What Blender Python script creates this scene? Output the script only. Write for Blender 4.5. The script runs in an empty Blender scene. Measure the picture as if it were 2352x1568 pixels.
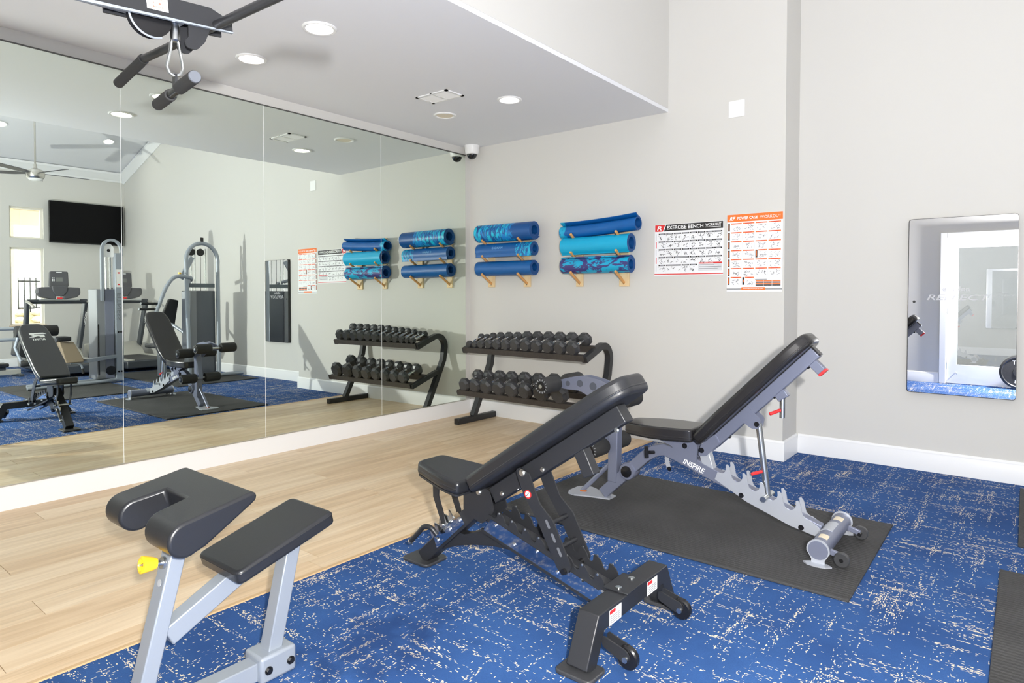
import bpy, math, random
from mathutils import Vector, Matrix
random.seed(7)
scene = bpy.context.scene
COL = scene.collection

# ------------------------------------------------------------------ camera
cd = bpy.data.cameras.new('camera'); cam = bpy.data.objects.new('camera', cd); COL.objects.link(cam)
FPX, PPX, PPY = 1486.22, 1153.48, 701.73
cd.sensor_width = 36.0; cd.lens = FPX / 2352 * 36.0
cd.shift_x = (1176 - PPX) / 2352; cd.shift_y = -(784 - PPY) / 2352
cd.clip_start = 0.02
_r, _u, _f = Vector((0.776782, 0.629764, 0.002579)), Vector((-0.014009, 0.013186, 0.999815)), Vector((-0.629614, 0.776674, -0.019065))
mw = Matrix(((_r.x, _u.x, -_f.x, 4.56849), (_r.y, _u.y, -_f.y, 0.0), (_r.z, _u.z, -_f.z, 1.262), (0, 0, 0, 1)))
cam.matrix_world = mw
scene.camera = cam

# ------------------------------------------------------------------ world, exposure
w = bpy.data.worlds.new('sky'); scene.world = w; w.use_nodes = True
bgn = w.node_tree.nodes['Background']; bgn.inputs[0].default_value = (0.94, 0.97, 1.0, 1); bgn.inputs[1].default_value = 8.0
scene.view_settings.view_transform = 'Standard'; scene.view_settings.look = 'None'
scene.view_settings.gamma = 1.0; scene.view_settings.use_curve_mapping = False
scene.view_settings.exposure = 0.05
try:
    scene.cycles.max_bounces = 14; scene.cycles.diffuse_bounces = 6; scene.cycles.glossy_bounces = 8
    scene.cycles.use_denoising = True; scene.cycles.sample_clamp_indirect = 6.0
except Exception: pass

def lamp(name, kind, loc, power, size, color=(1, 1, 1), rot=(0, 0, 0), spread=None):
    d = bpy.data.lights.new(name, kind); d.energy = power; d.color = color
    if kind == 'POINT': d.shadow_soft_size = size
    if kind == 'AREA':
        d.shape = 'DISK'; d.size = size
        if spread: d.spread = spread
    o = bpy.data.objects.new(name, d); COL.objects.link(o); o.location = loc; o.rotation_euler = rot
    return o
# the photographer's flash beside the camera
lamp('flash', 'POINT', (4.90, -0.10, 1.46), 640, 0.03, (1.0, 0.985, 0.97))

# ------------------------------------------------------------------ materials
def lin(c):
    return tuple((x / 12.92 if x <= 0.04045 else ((x + 0.055) / 1.055) ** 2.4) for x in [v / 255 for v in c]) + (1,)
MATS = {}
def mat(name, rgb, rough=0.5, metal=0.0, noise=None, bump=None, emit=None, spec=None, coat=0.0, alpha=None):
    if name in MATS: return MATS[name]
    m = bpy.data.materials.new(name); m.use_nodes = True; MATS[name] = m
    nt = m.node_tree; p = nt.nodes['Principled BSDF']
    p.inputs['Base Color'].default_value = lin(rgb); p.inputs['Roughness'].default_value = rough; p.inputs['Metallic'].default_value = metal
    if spec is not None: p.inputs['Specular IOR Level'].default_value = spec
    if coat: p.inputs['Coat Weight'].default_value = coat; p.inputs['Coat Roughness'].default_value = 0.15
    if emit: p.inputs['Emission Color'].default_value = lin(rgb); p.inputs['Emission Strength'].default_value = emit
    if alpha is not None: p.inputs['Alpha'].default_value = alpha
    tc = nt.nodes.new('ShaderNodeTexCoord')
    if noise:
        sc, rgb2, amt = noise
        n = nt.nodes.new('ShaderNodeTexNoise'); n.inputs['Scale'].default_value = sc; n.inputs['Detail'].default_value = 4
        nt.links.new(tc.outputs['Object'], n.inputs['Vector'])
        r = nt.nodes.new('ShaderNodeMapRange'); r.inputs[1].default_value = 0.35; r.inputs[2].default_value = 0.7; r.inputs[4].default_value = amt
        nt.links.new(n.outputs['Fac'], r.inputs[0])
        mx = nt.nodes.new('ShaderNodeMix'); mx.data_type = 'RGBA'
        mx.inputs[6].default_value = lin(rgb); mx.inputs[7].default_value = lin(rgb2)
        nt.links.new(r.outputs[0], mx.inputs[0]); nt.links.new(mx.outputs[2], p.inputs['Base Color'])
    if bump:
        sc, st = bump
        n = nt.nodes.new('ShaderNodeTexNoise'); n.inputs['Scale'].default_value = sc; n.inputs['Detail'].default_value = 3
        nt.links.new(tc.outputs['Object'], n.inputs['Vector'])
        b = nt.nodes.new('ShaderNodeBump'); b.inputs['Strength'].default_value = st; b.inputs['Distance'].default_value = 0.002
        nt.links.new(n.outputs['Fac'], b.inputs['Height']); nt.links.new(b.outputs[0], p.inputs['Normal'])
    return m

wall_m = mat('wall_paint', (211, 209.5, 205), 0.75, bump=(90, 0.06))
ceil_m = mat('ceiling_paint', (232, 233, 237), 0.85, bump=(60, 0.12))
trim_m = mat('white_trim', (240, 241, 242), 0.35)
white_m = mat('white_plastic', (240, 240, 240), 0.35)
black_m = mat('black_powder_coat', (36, 37, 40), 0.42, bump=(400, 0.05))
blackgl_m = mat('black_gloss_plastic', (22, 22, 24), 0.25)
vinyl_m = mat('black_vinyl', (34, 35, 38), 0.33, bump=(350, 0.12))
vinylg_m = mat('glossy_black_vinyl', (36, 35, 36), 0.24, bump=(250, 0.12))
vinylb_m = mat('dark_grey_vinyl', (64, 65, 68), 0.4, bump=(350, 0.10))
rubber_m = mat('black_rubber', (50, 51, 53), 0.33, noise=(60, (62, 62, 64), 0.7))
foam_m = mat('black_foam', (38, 38, 38), 0.75, bump=(300, 0.2))
chrome_m = mat('chrome', (225, 225, 225), 0.12, 1.0)
steel_m = mat('zinc_steel', (205, 208, 208), 0.28, 1.0)
silver_m = mat('silver_powder_coat', (156, 163, 172), 0.38, 0.35, bump=(300, 0.04))
gun_m = mat('slate_grey_metal_paint', (122, 127, 146), 0.35, 0.35)
gunl_m = mat('light_grey_plate', (188, 192, 200), 0.36, 0.4)
red_m = mat('red_plastic', (225, 48, 50), 0.4)
yellow_m = mat('yellow_plastic', (250, 196, 40), 0.4)
stick_m = mat('white_sticker', (236, 234, 230), 0.5)
redp_m = mat('red_print', (214, 44, 44), 0.5)
blackp_m = mat('black_print', (38, 36, 36), 0.5)
whitep_m = mat('white_print', (246, 246, 246), 0.5)
pine_m = mat('pine_wood', (240, 216, 172), 0.55, noise=(14, (226, 192, 140), 0.8))
beech_m = mat('beech_peg', (224, 170, 106), 0.5, noise=(20, (206, 146, 84), 0.8))
tray_m = mat('rack_tray_dark', (52, 48, 46), 0.6, noise=(40, (66, 60, 56), 0.8))

def lamp_mat(name, rgb, strength):
    m = bpy.data.materials.new(name); m.use_nodes = True; nt = m.node_tree; nt.nodes.clear()
    e = nt.nodes.new('ShaderNodeEmission'); e.inputs[0].default_value = lin(rgb); e.inputs[1].default_value = strength
    o = nt.nodes.new('ShaderNodeOutputMaterial'); nt.links.new(e.outputs[0], o.inputs[0]); MATS[name] = m
    return m

def mirror_mat(name, rgb):
    m = bpy.data.materials.new(name); m.use_nodes = True; nt = m.node_tree; nt.nodes.clear()
    e = nt.nodes.new('ShaderNodeBsdfGlossy'); e.inputs['Color'].default_value = lin(rgb); e.inputs['Roughness'].default_value = 0.0
    o = nt.nodes.new('ShaderNodeOutputMaterial'); nt.links.new(e.outputs[0], o.inputs[0]); MATS[name] = m
    return m
mirror_m = mirror_mat('mirror_silver_green', (238, 246, 237))
reflect_m = mirror_mat('mirror_silver_clear', (244, 244, 246))
edge_m = mat('mirror_glass_edge', (226, 240, 232), 0.15)

def glass_mat(name, tint=(255, 255, 255), mixf=0.08):
    m = bpy.data.materials.new(name); m.use_nodes = True; nt = m.node_tree; nt.nodes.clear()
    t = nt.nodes.new('ShaderNodeBsdfTransparent'); t.inputs[0].default_value = lin(tint)
    g = nt.nodes.new('ShaderNodeBsdfGlossy'); g.inputs['Roughness'].default_value = 0.0
    mx = nt.nodes.new('ShaderNodeMixShader'); mx.inputs[0].default_value = mixf
    o = nt.nodes.new('ShaderNodeOutputMaterial')
    nt.links.new(t.outputs[0], mx.inputs[1]); nt.links.new(g.outputs[0], mx.inputs[2]); nt.links.new(mx.outputs[0], o.inputs[0]); MATS[name] = m
    return m
glass_m = glass_mat('window_glass'); doorglass_m = glass_mat('door_glass', (235, 238, 240), 0.22)

class NT:                                                            # tiny node-tree helper
    def __init__(s, name, rough=0.6):
        s.m = bpy.data.materials.new(name); s.m.use_nodes = True; s.t = s.m.node_tree; s.p = s.t.nodes['Principled BSDF']
        s.p.inputs['Roughness'].default_value = rough; MATS[name] = s.m
        s.geo = s.t.nodes.new('ShaderNodeNewGeometry'); s.tc = s.t.nodes.new('ShaderNodeTexCoord')
    def n(s, typ, **kw):
        x = s.t.nodes.new(typ)
        for k, v in kw.items(): setattr(x, k, v)
        return x
    def l(s, a, b): s.t.links.new(a, b)
    def scaled(s, src, v, off=(0, 0, 0)):
        x = s.n('ShaderNodeMapping'); x.inputs['Scale'].default_value = v; x.inputs['Location'].default_value = off; s.l(src, x.inputs['Vector']); return x.outputs[0]
    def noise(s, vec, scale=1.0, detail=2.0, rough=0.5, dist=0.0):
        x = s.n('ShaderNodeTexNoise'); x.inputs['Scale'].default_value = scale; x.inputs['Detail'].default_value = detail
        x.inputs['Roughness'].default_value = rough; x.inputs['Distortion'].default_value = dist; s.l(vec, x.inputs['Vector']); return x.outputs['Fac']
    def ramp(s, fac, a, b, lo=0.0, hi=1.0):
        x = s.n('ShaderNodeMapRange'); x.inputs[1].default_value = a; x.inputs[2].default_value = b; x.inputs[3].default_value = lo; x.inputs[4].default_value = hi
        s.l(fac, x.inputs[0]); return x.outputs[0]
    def math(s, op, a, b):
        x = s.n('ShaderNodeMath', operation=op)
        for i, v in enumerate((a, b)):
            if isinstance(v, (int, float)): x.inputs[i].default_value = v
            else: s.l(v, x.inputs[i])
        return x.outputs[0]
    def mix(s, fac, a, b):
        x = s.n('ShaderNodeMix', data_type='RGBA')
        if isinstance(fac, (int, float)): x.inputs[0].default_value = fac
        else: s.l(fac, x.inputs[0])
        for i, v in ((6, a), (7, b)):
            if isinstance(v, tuple): x.inputs[i].default_value = lin(v)
            else: s.l(v, x.inputs[i])
        return x.outputs[2]
    def bump(s, h, st=0.3, dist=0.003):
        b = s.n('ShaderNodeBump'); b.inputs['Strength'].default_value = st; b.inputs['Distance'].default_value = dist
        s.l(h, b.inputs['Height']); s.l(b.outputs[0], s.p.inputs['Normal'])
    def done(s, col): s.l(col, s.p.inputs['Base Color']); return s.m

def carpet_material():
    k = NT('blue_carpet_with_cream_flecks', 0.95); k.p.inputs['Specular IOR Level'].default_value = 0.1
    P = k.geo.outputs['Position']
    base = k.mix(k.ramp(k.noise(P, 3.0, 3), 0.3, 0.7), (43, 74, 124), (56, 93, 147))
    base = k.mix(k.ramp(k.noise(P, 260, 2), 0.3, 0.7, 0, 0.5), base, (44, 72, 122))
    mask = None
    for (gx, gy, cx, cy, off) in ((0.0085, 0.0034, 1.5, 26, 0.0), (0.0034, 0.0085, 26, 1.5, 5.3)):
        fl_ = k.n('ShaderNodeVectorMath', operation='FLOOR'); k.l(k.scaled(P, (1 / gx, 1 / gy, 0), (off, off, 0)), fl_.inputs[0])
        wn = k.n('ShaderNodeTexWhiteNoise', noise_dimensions='3D'); k.l(fl_.outputs[0], wn.inputs['Vector'])
        streak = k.ramp(k.noise(k.scaled(P, (cx, cy, 1), (off * 2, 1, 0)), 1, 3.0, 0.6), 0.53, 0.76, 0.0, 0.80)
        patch = k.ramp(k.noise(k.scaled(P, (1, 1, 1), (off, 3, 0)), 3.2, 2), 0.36, 0.66, 0.10, 1.0)
        a = k.math('LESS_THAN', wn.outputs['Value'], k.math('ADD', k.math('MULTIPLY', streak, patch), 0.007))
        mask = a if mask is None else k.math('MAXIMUM', mask, a)
    col = k.mix(mask, base, (220, 208, 184))
    # blotchy dark blue patch beside the preacher seat
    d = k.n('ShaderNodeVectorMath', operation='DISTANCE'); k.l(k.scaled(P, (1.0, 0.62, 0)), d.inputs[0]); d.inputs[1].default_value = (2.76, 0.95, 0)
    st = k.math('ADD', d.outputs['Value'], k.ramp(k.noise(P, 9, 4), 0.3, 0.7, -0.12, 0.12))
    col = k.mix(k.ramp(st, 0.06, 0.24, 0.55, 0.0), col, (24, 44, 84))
    k.bump(k.noise(P, 420, 2), 0.5, 0.004)
    return k.done(col)
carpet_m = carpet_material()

def plank_material(name, a, b, seed):
    k = NT(name, 0.38); P = k.geo.outputs['Position']
    s = k.noise(k.scaled(P, (16, 1.1, 1), (seed, seed * 3.7, 0)), 1, 4, 0.55, 0.6)
    f = k.noise(k.scaled(P, (70, 2.4, 1), (seed * 2, 0, 0)), 1, 3, 0.5)
    col = k.mix(k.ramp(s, 0.38, 0.66), a, b)
    col = k.mix(k.ramp(f, 0.5, 0.8, 0, 0.55), col, tuple(int(v * 0.86) for v in b))
    k.bump(f, 0.12, 0.001)
    return k.done(col)
plank_ms = [plank_material('oak_plank_%d' % i, c[0], c[1], i * 11.3) for i, c in enumerate([((226, 202, 168), (206, 178, 140)), ((222, 196, 160), (200, 170, 132)), ((230, 208, 176), (212, 186, 150))])]

def mat_material():
    k = NT('ribbed_rubber_mat', 0.7); k.p.inputs['Specular IOR Level'].default_value = 0.25
    P = k.geo.outputs['Position']
    wv = k.n('ShaderNodeTexWave', wave_type='BANDS', bands_direction='Y'); wv.inputs['Scale'].default_value = 14; wv.inputs['Distortion'].default_value = 2.2
    wv.inputs['Detail'].default_value = 1; wv.inputs['Detail Scale'].default_value = 6
    k.l(k.scaled(P, (1.0, 1.0, 1)), wv.inputs['Vector'])
    k.bump(wv.outputs['Fac'], 0.45, 0.004)
    col = k.mix(k.ramp(k.noise(P, 4, 4), 0.35, 0.7), (56, 56, 56), (66, 66, 66))
    return k.done(k.mix(k.ramp(k.noise(P, 70, 2), 0.72, 0.76, 0, 0.5), col, (92, 92, 92)))
rmat_m = mat_material()

def swirl_material(name, base, a, b, sc, stretch, lim, dist=2.5, box=None):
    k = NT(name, 0.42); P = k.tc.outputs['Object']
    n = k.noise(k.scaled(P, stretch), sc, 5, 0.6, dist)
    n2 = k.noise(k.scaled(P, stretch, (3, 7, 1)), sc * 1.3, 5, 0.6, dist)
    m1 = k.ramp(n, lim, lim + 0.02); m2 = k.ramp(n2, lim + 0.02, lim + 0.04)
    if box:                                                        # the print covers only part of the roll
        sep = k.n('ShaderNodeSeparateXYZ'); k.l(P, sep.inputs[0])
        e = k.math('ADD', sep.outputs[0], k.ramp(k.noise(P, 22, 3), 0.3, 0.7, -0.03, 0.03))
        g = k.ramp(e, box[0], box[0] + 0.01, *box[1])
        m1 = k.math('MULTIPLY', m1, g); m2 = k.math('MULTIPLY', m2, g)
    return k.done(k.mix(m2, k.mix(m1, base, a), b))

# ------------------------------------------------------------------ geometry helpers
class B:
    def __init__(s): s.v = []; s.f = []; s.mi = []; s.m = 0
    def add(s, vs, fs):
        o = len(s.v); s.v += [tuple(v) for v in vs]
        for f in fs: s.f.append(tuple(i + o for i in f)); s.mi.append(s.m)
        return s
    def box(s, a, b):
        (x0, y0, z0), (x1, y1, z1) = a, b
        return s.add([(x0, y0, z0), (x1, y0, z0), (x1, y1, z0), (x0, y1, z0), (x0, y0, z1), (x1, y0, z1), (x1, y1, z1), (x0, y1, z1)],
                     [(0, 3, 2, 1), (4, 5, 6, 7), (0, 1, 5, 4), (1, 2, 6, 5), (2, 3, 7, 6), (3, 0, 4, 7)])
    def beam(s, p0, p1, wd, ht, side=None, w1=None, h1=None):       # rectangular bar; wd across 'side', ht along the third axis
        p0, p1 = Vector(p0), Vector(p1); d = (p1 - p0).normalized()
        sd = Vector(side) if side else (Vector((0, 0, 1)).cross(d) if abs(d.z) < 0.95 else Vector((0, 1, 0)))
        sd = (sd - d * sd.dot(d)).normalized(); up = d.cross(sd)
        vs = []
        for p, a, b in ((p0, wd, ht), (p1, w1 or wd, h1 or ht)):
            for i, j in ((-1, -1), (1, -1), (1, 1), (-1, 1)): vs.append(p + sd * (i * a / 2) + up * (j * b / 2))
        return s.add(vs, [(3, 2, 1, 0), (4, 5, 6, 7), (0, 1, 5, 4), (1, 2, 6, 5), (2, 3, 7, 6), (3, 0, 4, 7)])
    def cyl(s, p0, p1, r0, r1=None, seg=20, caps=True):
        p0, p1 = Vector(p0), Vector(p1); d = (p1 - p0).normalized(); r1 = r0 if r1 is None else r1
        a = d.orthogonal().normalized(); b = d.cross(a); vs = []
        for p, r in ((p0, r0), (p1, r1)):
            for i in range(seg):
                t = 2 * math.pi * i / seg; vs.append(p + a * (r * math.cos(t)) + b * (r * math.sin(t)))
        fs = [(i, (i + 1) % seg, seg + (i + 1) % seg, seg + i) for i in range(seg)]
        if caps: fs += [tuple(reversed(range(seg))), tuple(range(seg, 2 * seg))]
        return s.add(vs, fs)
    def tube(s, pts, r, seg=12, closed=False, rx=None):               # swept circle along a polyline
        P = [Vector(p) for p in pts]; n = len(P); rings = []; a = None
        for i in range(n):
            if closed: d = (P[(i + 1) % n] - P[i - 1]).normalized()
            else: d = (P[min(i + 1, n - 1)] - P[max(i - 1, 0)]).normalized()
            a = d.orthogonal().normalized() if a is None else (a - d * a.dot(d)).normalized()
            b = d.cross(a); rr = r[i] if isinstance(r, (list, tuple)) else r
            rings.append([P[i] + a * (rr * math.cos(2 * math.pi * k / seg)) + b * (rr * math.sin(2 * math.pi * k / seg)) for k in range(seg)])
        vs = [v for rg in rings for v in rg]; fs = []
        for i in range(n if closed else n - 1):
            j = (i + 1) % n
            for k in range(seg): fs.append((i * seg + k, i * seg + (k + 1) % seg, j * seg + (k + 1) % seg, j * seg + k))
        if not closed: fs += [tuple(reversed(range(seg))), tuple(range((n - 1) * seg, n * seg))]
        return s.add(vs, fs)
    def rtube(s, pts, wd, ht, side):                                   # swept rectangle, 'side' stays fixed (planar path)
        P = [Vector(p) for p in pts]; n = len(P); sd = Vector(side).normalized(); vs = []
        for i in range(n):
            d0 = (P[i] - P[i - 1]).normalized() if i else None; d1 = (P[i + 1] - P[i]).normalized() if i < n - 1 else None
            d = (d0 + d1).normalized() if d0 and d1 else (d0 or d1)
            k = 1 / max(0.5, (d.dot(d0 or d1))); up = d.cross(sd)
            for a, b in ((-1, -1), (1, -1), (1, 1), (-1, 1)): vs.append(P[i] + sd * (a * wd / 2) + up * (b * ht / 2 * k))
        fs = [(3, 2, 1, 0), tuple(4 * (n - 1) + q for q in (0, 1, 2, 3))]
        for i in range(n - 1):
            for q in range(4): fs.append((4 * i + q, 4 * i + (q + 1) % 4, 4 * i + 4 + (q + 1) % 4, 4 * i + 4 + q))
        return s.add(vs, fs)
    def prism(s, poly, o, A, Bx, N, t0, t1):                          # polygon in the A/B plane swept along N
        o, A, Bx, N = Vector(o), Vector(A), Vector(Bx), Vector(N); n = len(poly)
        vs = [o + A * p[0] + Bx * p[1] + N * t0 for p in poly] + [o + A * p[0] + Bx * p[1] + N * t1 for p in poly]
        fs = [tuple(reversed(range(n))), tuple(range(n, 2 * n))] + [(i, (i + 1) % n, n + (i + 1) % n, n + i) for i in range(n)]
        return s.add(vs, fs)
    def lathe(s, prof, o, ax, seg=24):                                  # prof: (radius, along)
        o, ax = Vector(o), Vector(ax).normalized(); a = ax.orthogonal().normalized(); b = ax.cross(a); vs = []; n = len(prof)
        for r, h in prof:
            for k in range(seg):
                t = 2 * math.pi * k / seg; vs.append(o + ax * h + a * (r * math.cos(t)) + b * (r * math.sin(t)))
        fs = [(i * seg + k, i * seg + (k + 1) % seg, (i + 1) * seg + (k + 1) % seg, (i + 1) * seg + k) for i in range(n - 1) for k in range(seg)]
        if prof[0][0] > 1e-5: fs.append(tuple(reversed(range(seg))))
        if prof[-1][0] > 1e-5: fs.append(tuple(range((n - 1) * seg, n * seg)))
        return s.add(vs, fs)
    def sphere(s, c, r, seg=20, rings=10, squash=(1, 1, 1)):
        n0 = len(s.v)
        s.lathe([(max(1e-4, r * math.sin(math.pi * i / rings)), -r * math.cos(math.pi * i / rings)) for i in range(rings + 1)], (0, 0, 0), (0, 0, 1), seg)
        for i in range(n0, len(s.v)):
            v = s.v[i]; s.v[i] = (c[0] + v[0] * squash[0], c[1] + v[1] * squash[1], c[2] + v[2] * squash[2])
        return s

ORG = {}
def org(o): return ORG.get(o, Vector((0, 0, 0)))
def props(o, label=None, cat=None, group=None, kind=None):
    if label: o['label'] = label
    if cat: o['category'] = cat
    if group: o['group'] = group
    if kind: o['kind'] = kind
    return o
def thing(name, label, cat, loc, group=None):
    o = bpy.data.objects.new(name, None); COL.objects.link(o); o.location = loc; o.empty_display_size = 0.05
    ORG[o] = Vector(loc); return props(o, label, cat, group)
def mesh(name, b, mats, org_=Vector((0, 0, 0)), smooth=35):
    me = bpy.data.meshes.new(name); me.from_pydata([tuple(Vector(v) - org_) for v in b.v], [], b.f); me.validate()
    ms = mats if isinstance(mats, (list, tuple)) else [mats]
    for m in ms: me.materials.append(m)
    if len(ms) > 1: me.polygons.foreach_set('material_index', b.mi)
    if smooth:
        me.polygons.foreach_set('use_smooth', [True] * len(me.polygons)); me.set_sharp_from_angle(angle=math.radians(smooth))
    me.update(); return me
def fix(me):
    import bmesh
    bm = bmesh.new(); bm.from_mesh(me); bmesh.ops.recalc_face_normals(bm, faces=bm.faces); bm.to_mesh(me); bm.free()
def obj(name, b, mats, parent=None, smooth=35, bevel=0, seg=2, loc=None, kind=None, sub=0):
    base = org(parent) if parent else (Vector(loc) if loc else Vector((0, 0, 0)))
    me = mesh(name, b, mats, base, smooth); fix(me)
    o = bpy.data.objects.new(name, me); COL.objects.link(o); ORG[o] = base
    if parent: o.parent = parent
    else: o.location = base
    if bevel:
        md = o.modifiers.new('soften', 'BEVEL'); md.width = bevel; md.segments = seg; md.limit_method = 'ANGLE'; md.angle_limit = math.radians(38)
        me.polygons.foreach_set('use_smooth', [True] * len(me.polygons)); me.set_sharp_from_angle(angle=math.radians(60))
    if sub:
        md = o.modifiers.new('sub', 'SUBSURF'); md.levels = sub; md.render_levels = sub
    if kind: o['kind'] = kind
    return o
def rounded(poly, r, n=5):                                             # round every corner of a 2-D polygon
    out = []; m = len(poly)
    for i in range(m):
        p0, p, p1 = Vector(poly[i - 1]), Vector(poly[i]), Vector(poly[(i + 1) % m])
        rr = r[i] if isinstance(r, (list, tuple)) else r
        a, b = (p0 - p), (p1 - p); rr = min(rr, a.length * 0.49, b.length * 0.49); s, e = p + a.normalized() * rr, p + b.normalized() * rr
        for k in range(n + 1):
            t = k / n; q = s * (1 - t) ** 2 + p * 2 * t * (1 - t) + e * t * t; out.append((q.x, q.y))
    return out
def arc(c, r, a0, a1, n=8): return [(c[0] + r * math.cos(math.radians(a0 + (a1 - a0) * i / n)), c[1] + r * math.sin(math.radians(a0 + (a1 - a0) * i / n))) for i in range(n + 1)]
def smooth_path(pts, n=6):                                            # Catmull-Rom through points
    P = [Vector(p) for p in pts]; P = [P[0] * 2 - P[1]] + P + [P[-1] * 2 - P[-2]]; out = []
    for i in range(1, len(P) - 2):
        for k in range(n):
            t = k / n; a, b, c, d = P[i - 1], P[i], P[i + 1], P[i + 2]
            out.append(0.5 * ((2 * b) + (c - a) * t + (2 * a - 5 * b + 4 * c - d) * t * t + (3 * b - a - 3 * c + d) * t ** 3))
    out.append(P[-2]); return out

def text_mesh(s, width=None, height=None, bold=0.0, shear=0.0):
    cu = bpy.data.curves.new('lettering', 'FONT'); cu.body = s; cu.align_x = 'LEFT'; cu.offset = bold; cu.shear = shear; cu.resolution_u = 3
    o = bpy.data.objects.new('lettering', cu); COL.objects.link(o)
    dg = bpy.context.evaluated_depsgraph_get(); me = bpy.data.meshes.new_from_object(o.evaluated_get(dg))
    bpy.data.objects.remove(o); bpy.data.curves.remove(cu)
    xs = [v.co.x for v in me.vertices]; ys = [v.co.y for v in me.vertices]
    x0, x1, y0, y1 = min(xs), max(xs), min(ys), max(ys)
    kx = width / (x1 - x0) if width else None; ky = height / (y1 - y0) if height else None
    kx = kx or ky; ky = ky or kx
    vs = [((v.co.x - x0) * kx, (v.co.y - y0) * ky) for v in me.vertices]; fs = [tuple(p.vertices) for p in me.polygons]
    bpy.data.meshes.remove(me); return vs, fs
def put_text(b, s, o, U, V, width=None, height=None, bold=0.0, shear=0.0):
    vs, fs = text_mesh(s, width, height, bold, shear); o, U, V = Vector(o), Vector(U).normalized(), Vector(V).normalized()
    return b.add([o + U * x + V * y for x, y in vs], fs)
def lettering(name, s, o, U, V, m, parent, **kw): return obj(name, put_text(B(), s, o, U, V, **kw), m, parent, smooth=0)

def holes(b, rect, hs, fn):                                           # rectangle with rectangular openings -> boxes via fn(u0,v0,u1,v1)
    us = sorted({rect[0], rect[2]} | {h[0] for h in hs} | {h[2] for h in hs}); vs = sorted({rect[1], rect[3]} | {h[1] for h in hs} | {h[3] for h in hs})
    for i in range(len(us) - 1):
        for j in range(len(vs) - 1):
            cu, cv = (us[i] + us[i + 1]) / 2, (vs[j] + vs[j + 1]) / 2
            if not any(h[0] < cu < h[2] and h[1] < cv < h[3] for h in hs): fn(b, us[i], vs[j], us[i + 1], vs[j + 1])
    return b
X, Y, Z = Vector((1, 0, 0)), Vector((0, 1, 0)), Vector((0, 0, 1))

# ================================================================== SETTING
YB, YR, WX, YF, CE, SOF, RZ, PX_ = 5.115, 5.49, 9.85, -0.22, 2.783, 2.21, 5.04, 3.15
CARP = 2.09
def st(name, b, m, **kw): return obj(name, b, m, kind='structure', **kw)

fl = st('floor', B().box((-0.15, YF - 0.1, -0.08), (CARP, YB + 0.3, -0.006)), mat('plank_joint', (128, 104, 78), 0.8))
fl['label'] = 'light oak plank floor in front of the mirror wall'
row, yy0 = 0, YF - 0.1
pw = 0.1785
while row * pw < CARP + 0.004:
    x0 = row * pw - 0.004; x1 = min(x0 + pw - 0.0012, CARP - 0.012)
    if x1 - x0 > 0.02:
        y = YF - 0.1 - random.uniform(0.0, 1.15)
        while y < YB + 0.2:
            a, c = max(y, YF - 0.1), min(y + 1.219, YB + 0.25)
            if c - a > 0.03: obj('plank', B().box((x0, a + 0.0006, -0.006), (x1, c - 0.0006, 0.0)), random.choice(plank_ms), fl, smooth=0)
            y += 1.22
    row += 1
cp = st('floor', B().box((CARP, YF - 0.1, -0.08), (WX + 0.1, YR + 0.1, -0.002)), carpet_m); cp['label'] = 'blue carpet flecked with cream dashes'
st('trim_1', B().prism([(-0.014, 0), (0.012, 0), (0.008, 0.004), (-0.010, 0.004)], (CARP, 0, -0.001), X, Z, Y, YF, YB), mat('oak_edge_strip', (196, 164, 122), 0.45), smooth=0)

st('wall_left', B().box((-0.20, YF - 0.1, 0), (-0.018, YB + 0.4, RZ)), wall_m, smooth=0)
st('wall_back', B().box((-0.20, YB, 0), (PX_, YB + 0.5, RZ)), wall_m, smooth=0)
st('wall_right', B().prism([(PX_, 0), (WX + 0.15, 0), (WX + 0.15, 3.72), (6.0, RZ), (PX_, RZ)], (0, YR, 0), X, Z, Y, 0, 0.12), wall_m, smooth=0)
WIN = []
for yc in (3.815, 2.45, 1.05):  # only the first column is seen; the others are added for daylight
    WIN += [(yc - 0.265, 0.75, yc + 0.265, 2.19), (yc - 0.265, 2.36, yc + 0.265, 2.94)]
st('wall_far', holes(B(), (YF - 0.1, 0, YR + 0.1, 3.80), WIN, lambda b, u0, v0, u1, v1: b.box((WX, u0, v0), (WX + 0.15, u1, v1))), wall_m, smooth=0)
DX0, DX1, DZ = 3.69, 4.61, 2.05
st('wall_front', holes(B(), (-0.2, 0, WX + 0.15, RZ + 0.1), [(DX0, 0, DX1, DZ)], lambda b, u0, v0, u1, v1: b.box((u0, YF - 0.12, v0), (u1, YF, v1))), wall_m, smooth=0)
st('ceiling', B().box((-0.2, YF - 0.1, CE), (SOF - 0.001, YB + 0.1, CE + 0.03)), ceil_m, smooth=0)
st('wall_soffit', B().box((SOF - 0.03, YF - 0.1, CE + 0.0305), (SOF, YB + 0.1, RZ)), wall_m, smooth=0)
st('ceiling', B().prism([(WX + 0.15, 3.72), (WX + 0.15, 3.84), (6.0, RZ + 0.10), (SOF - 0.2, RZ + 0.10), (SOF - 0.2, RZ), (6.0, RZ)], (0, 0, 0), X, Z, Y, YF - 0.12, YR + 0.12), ceil_m, smooth=0)

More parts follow.
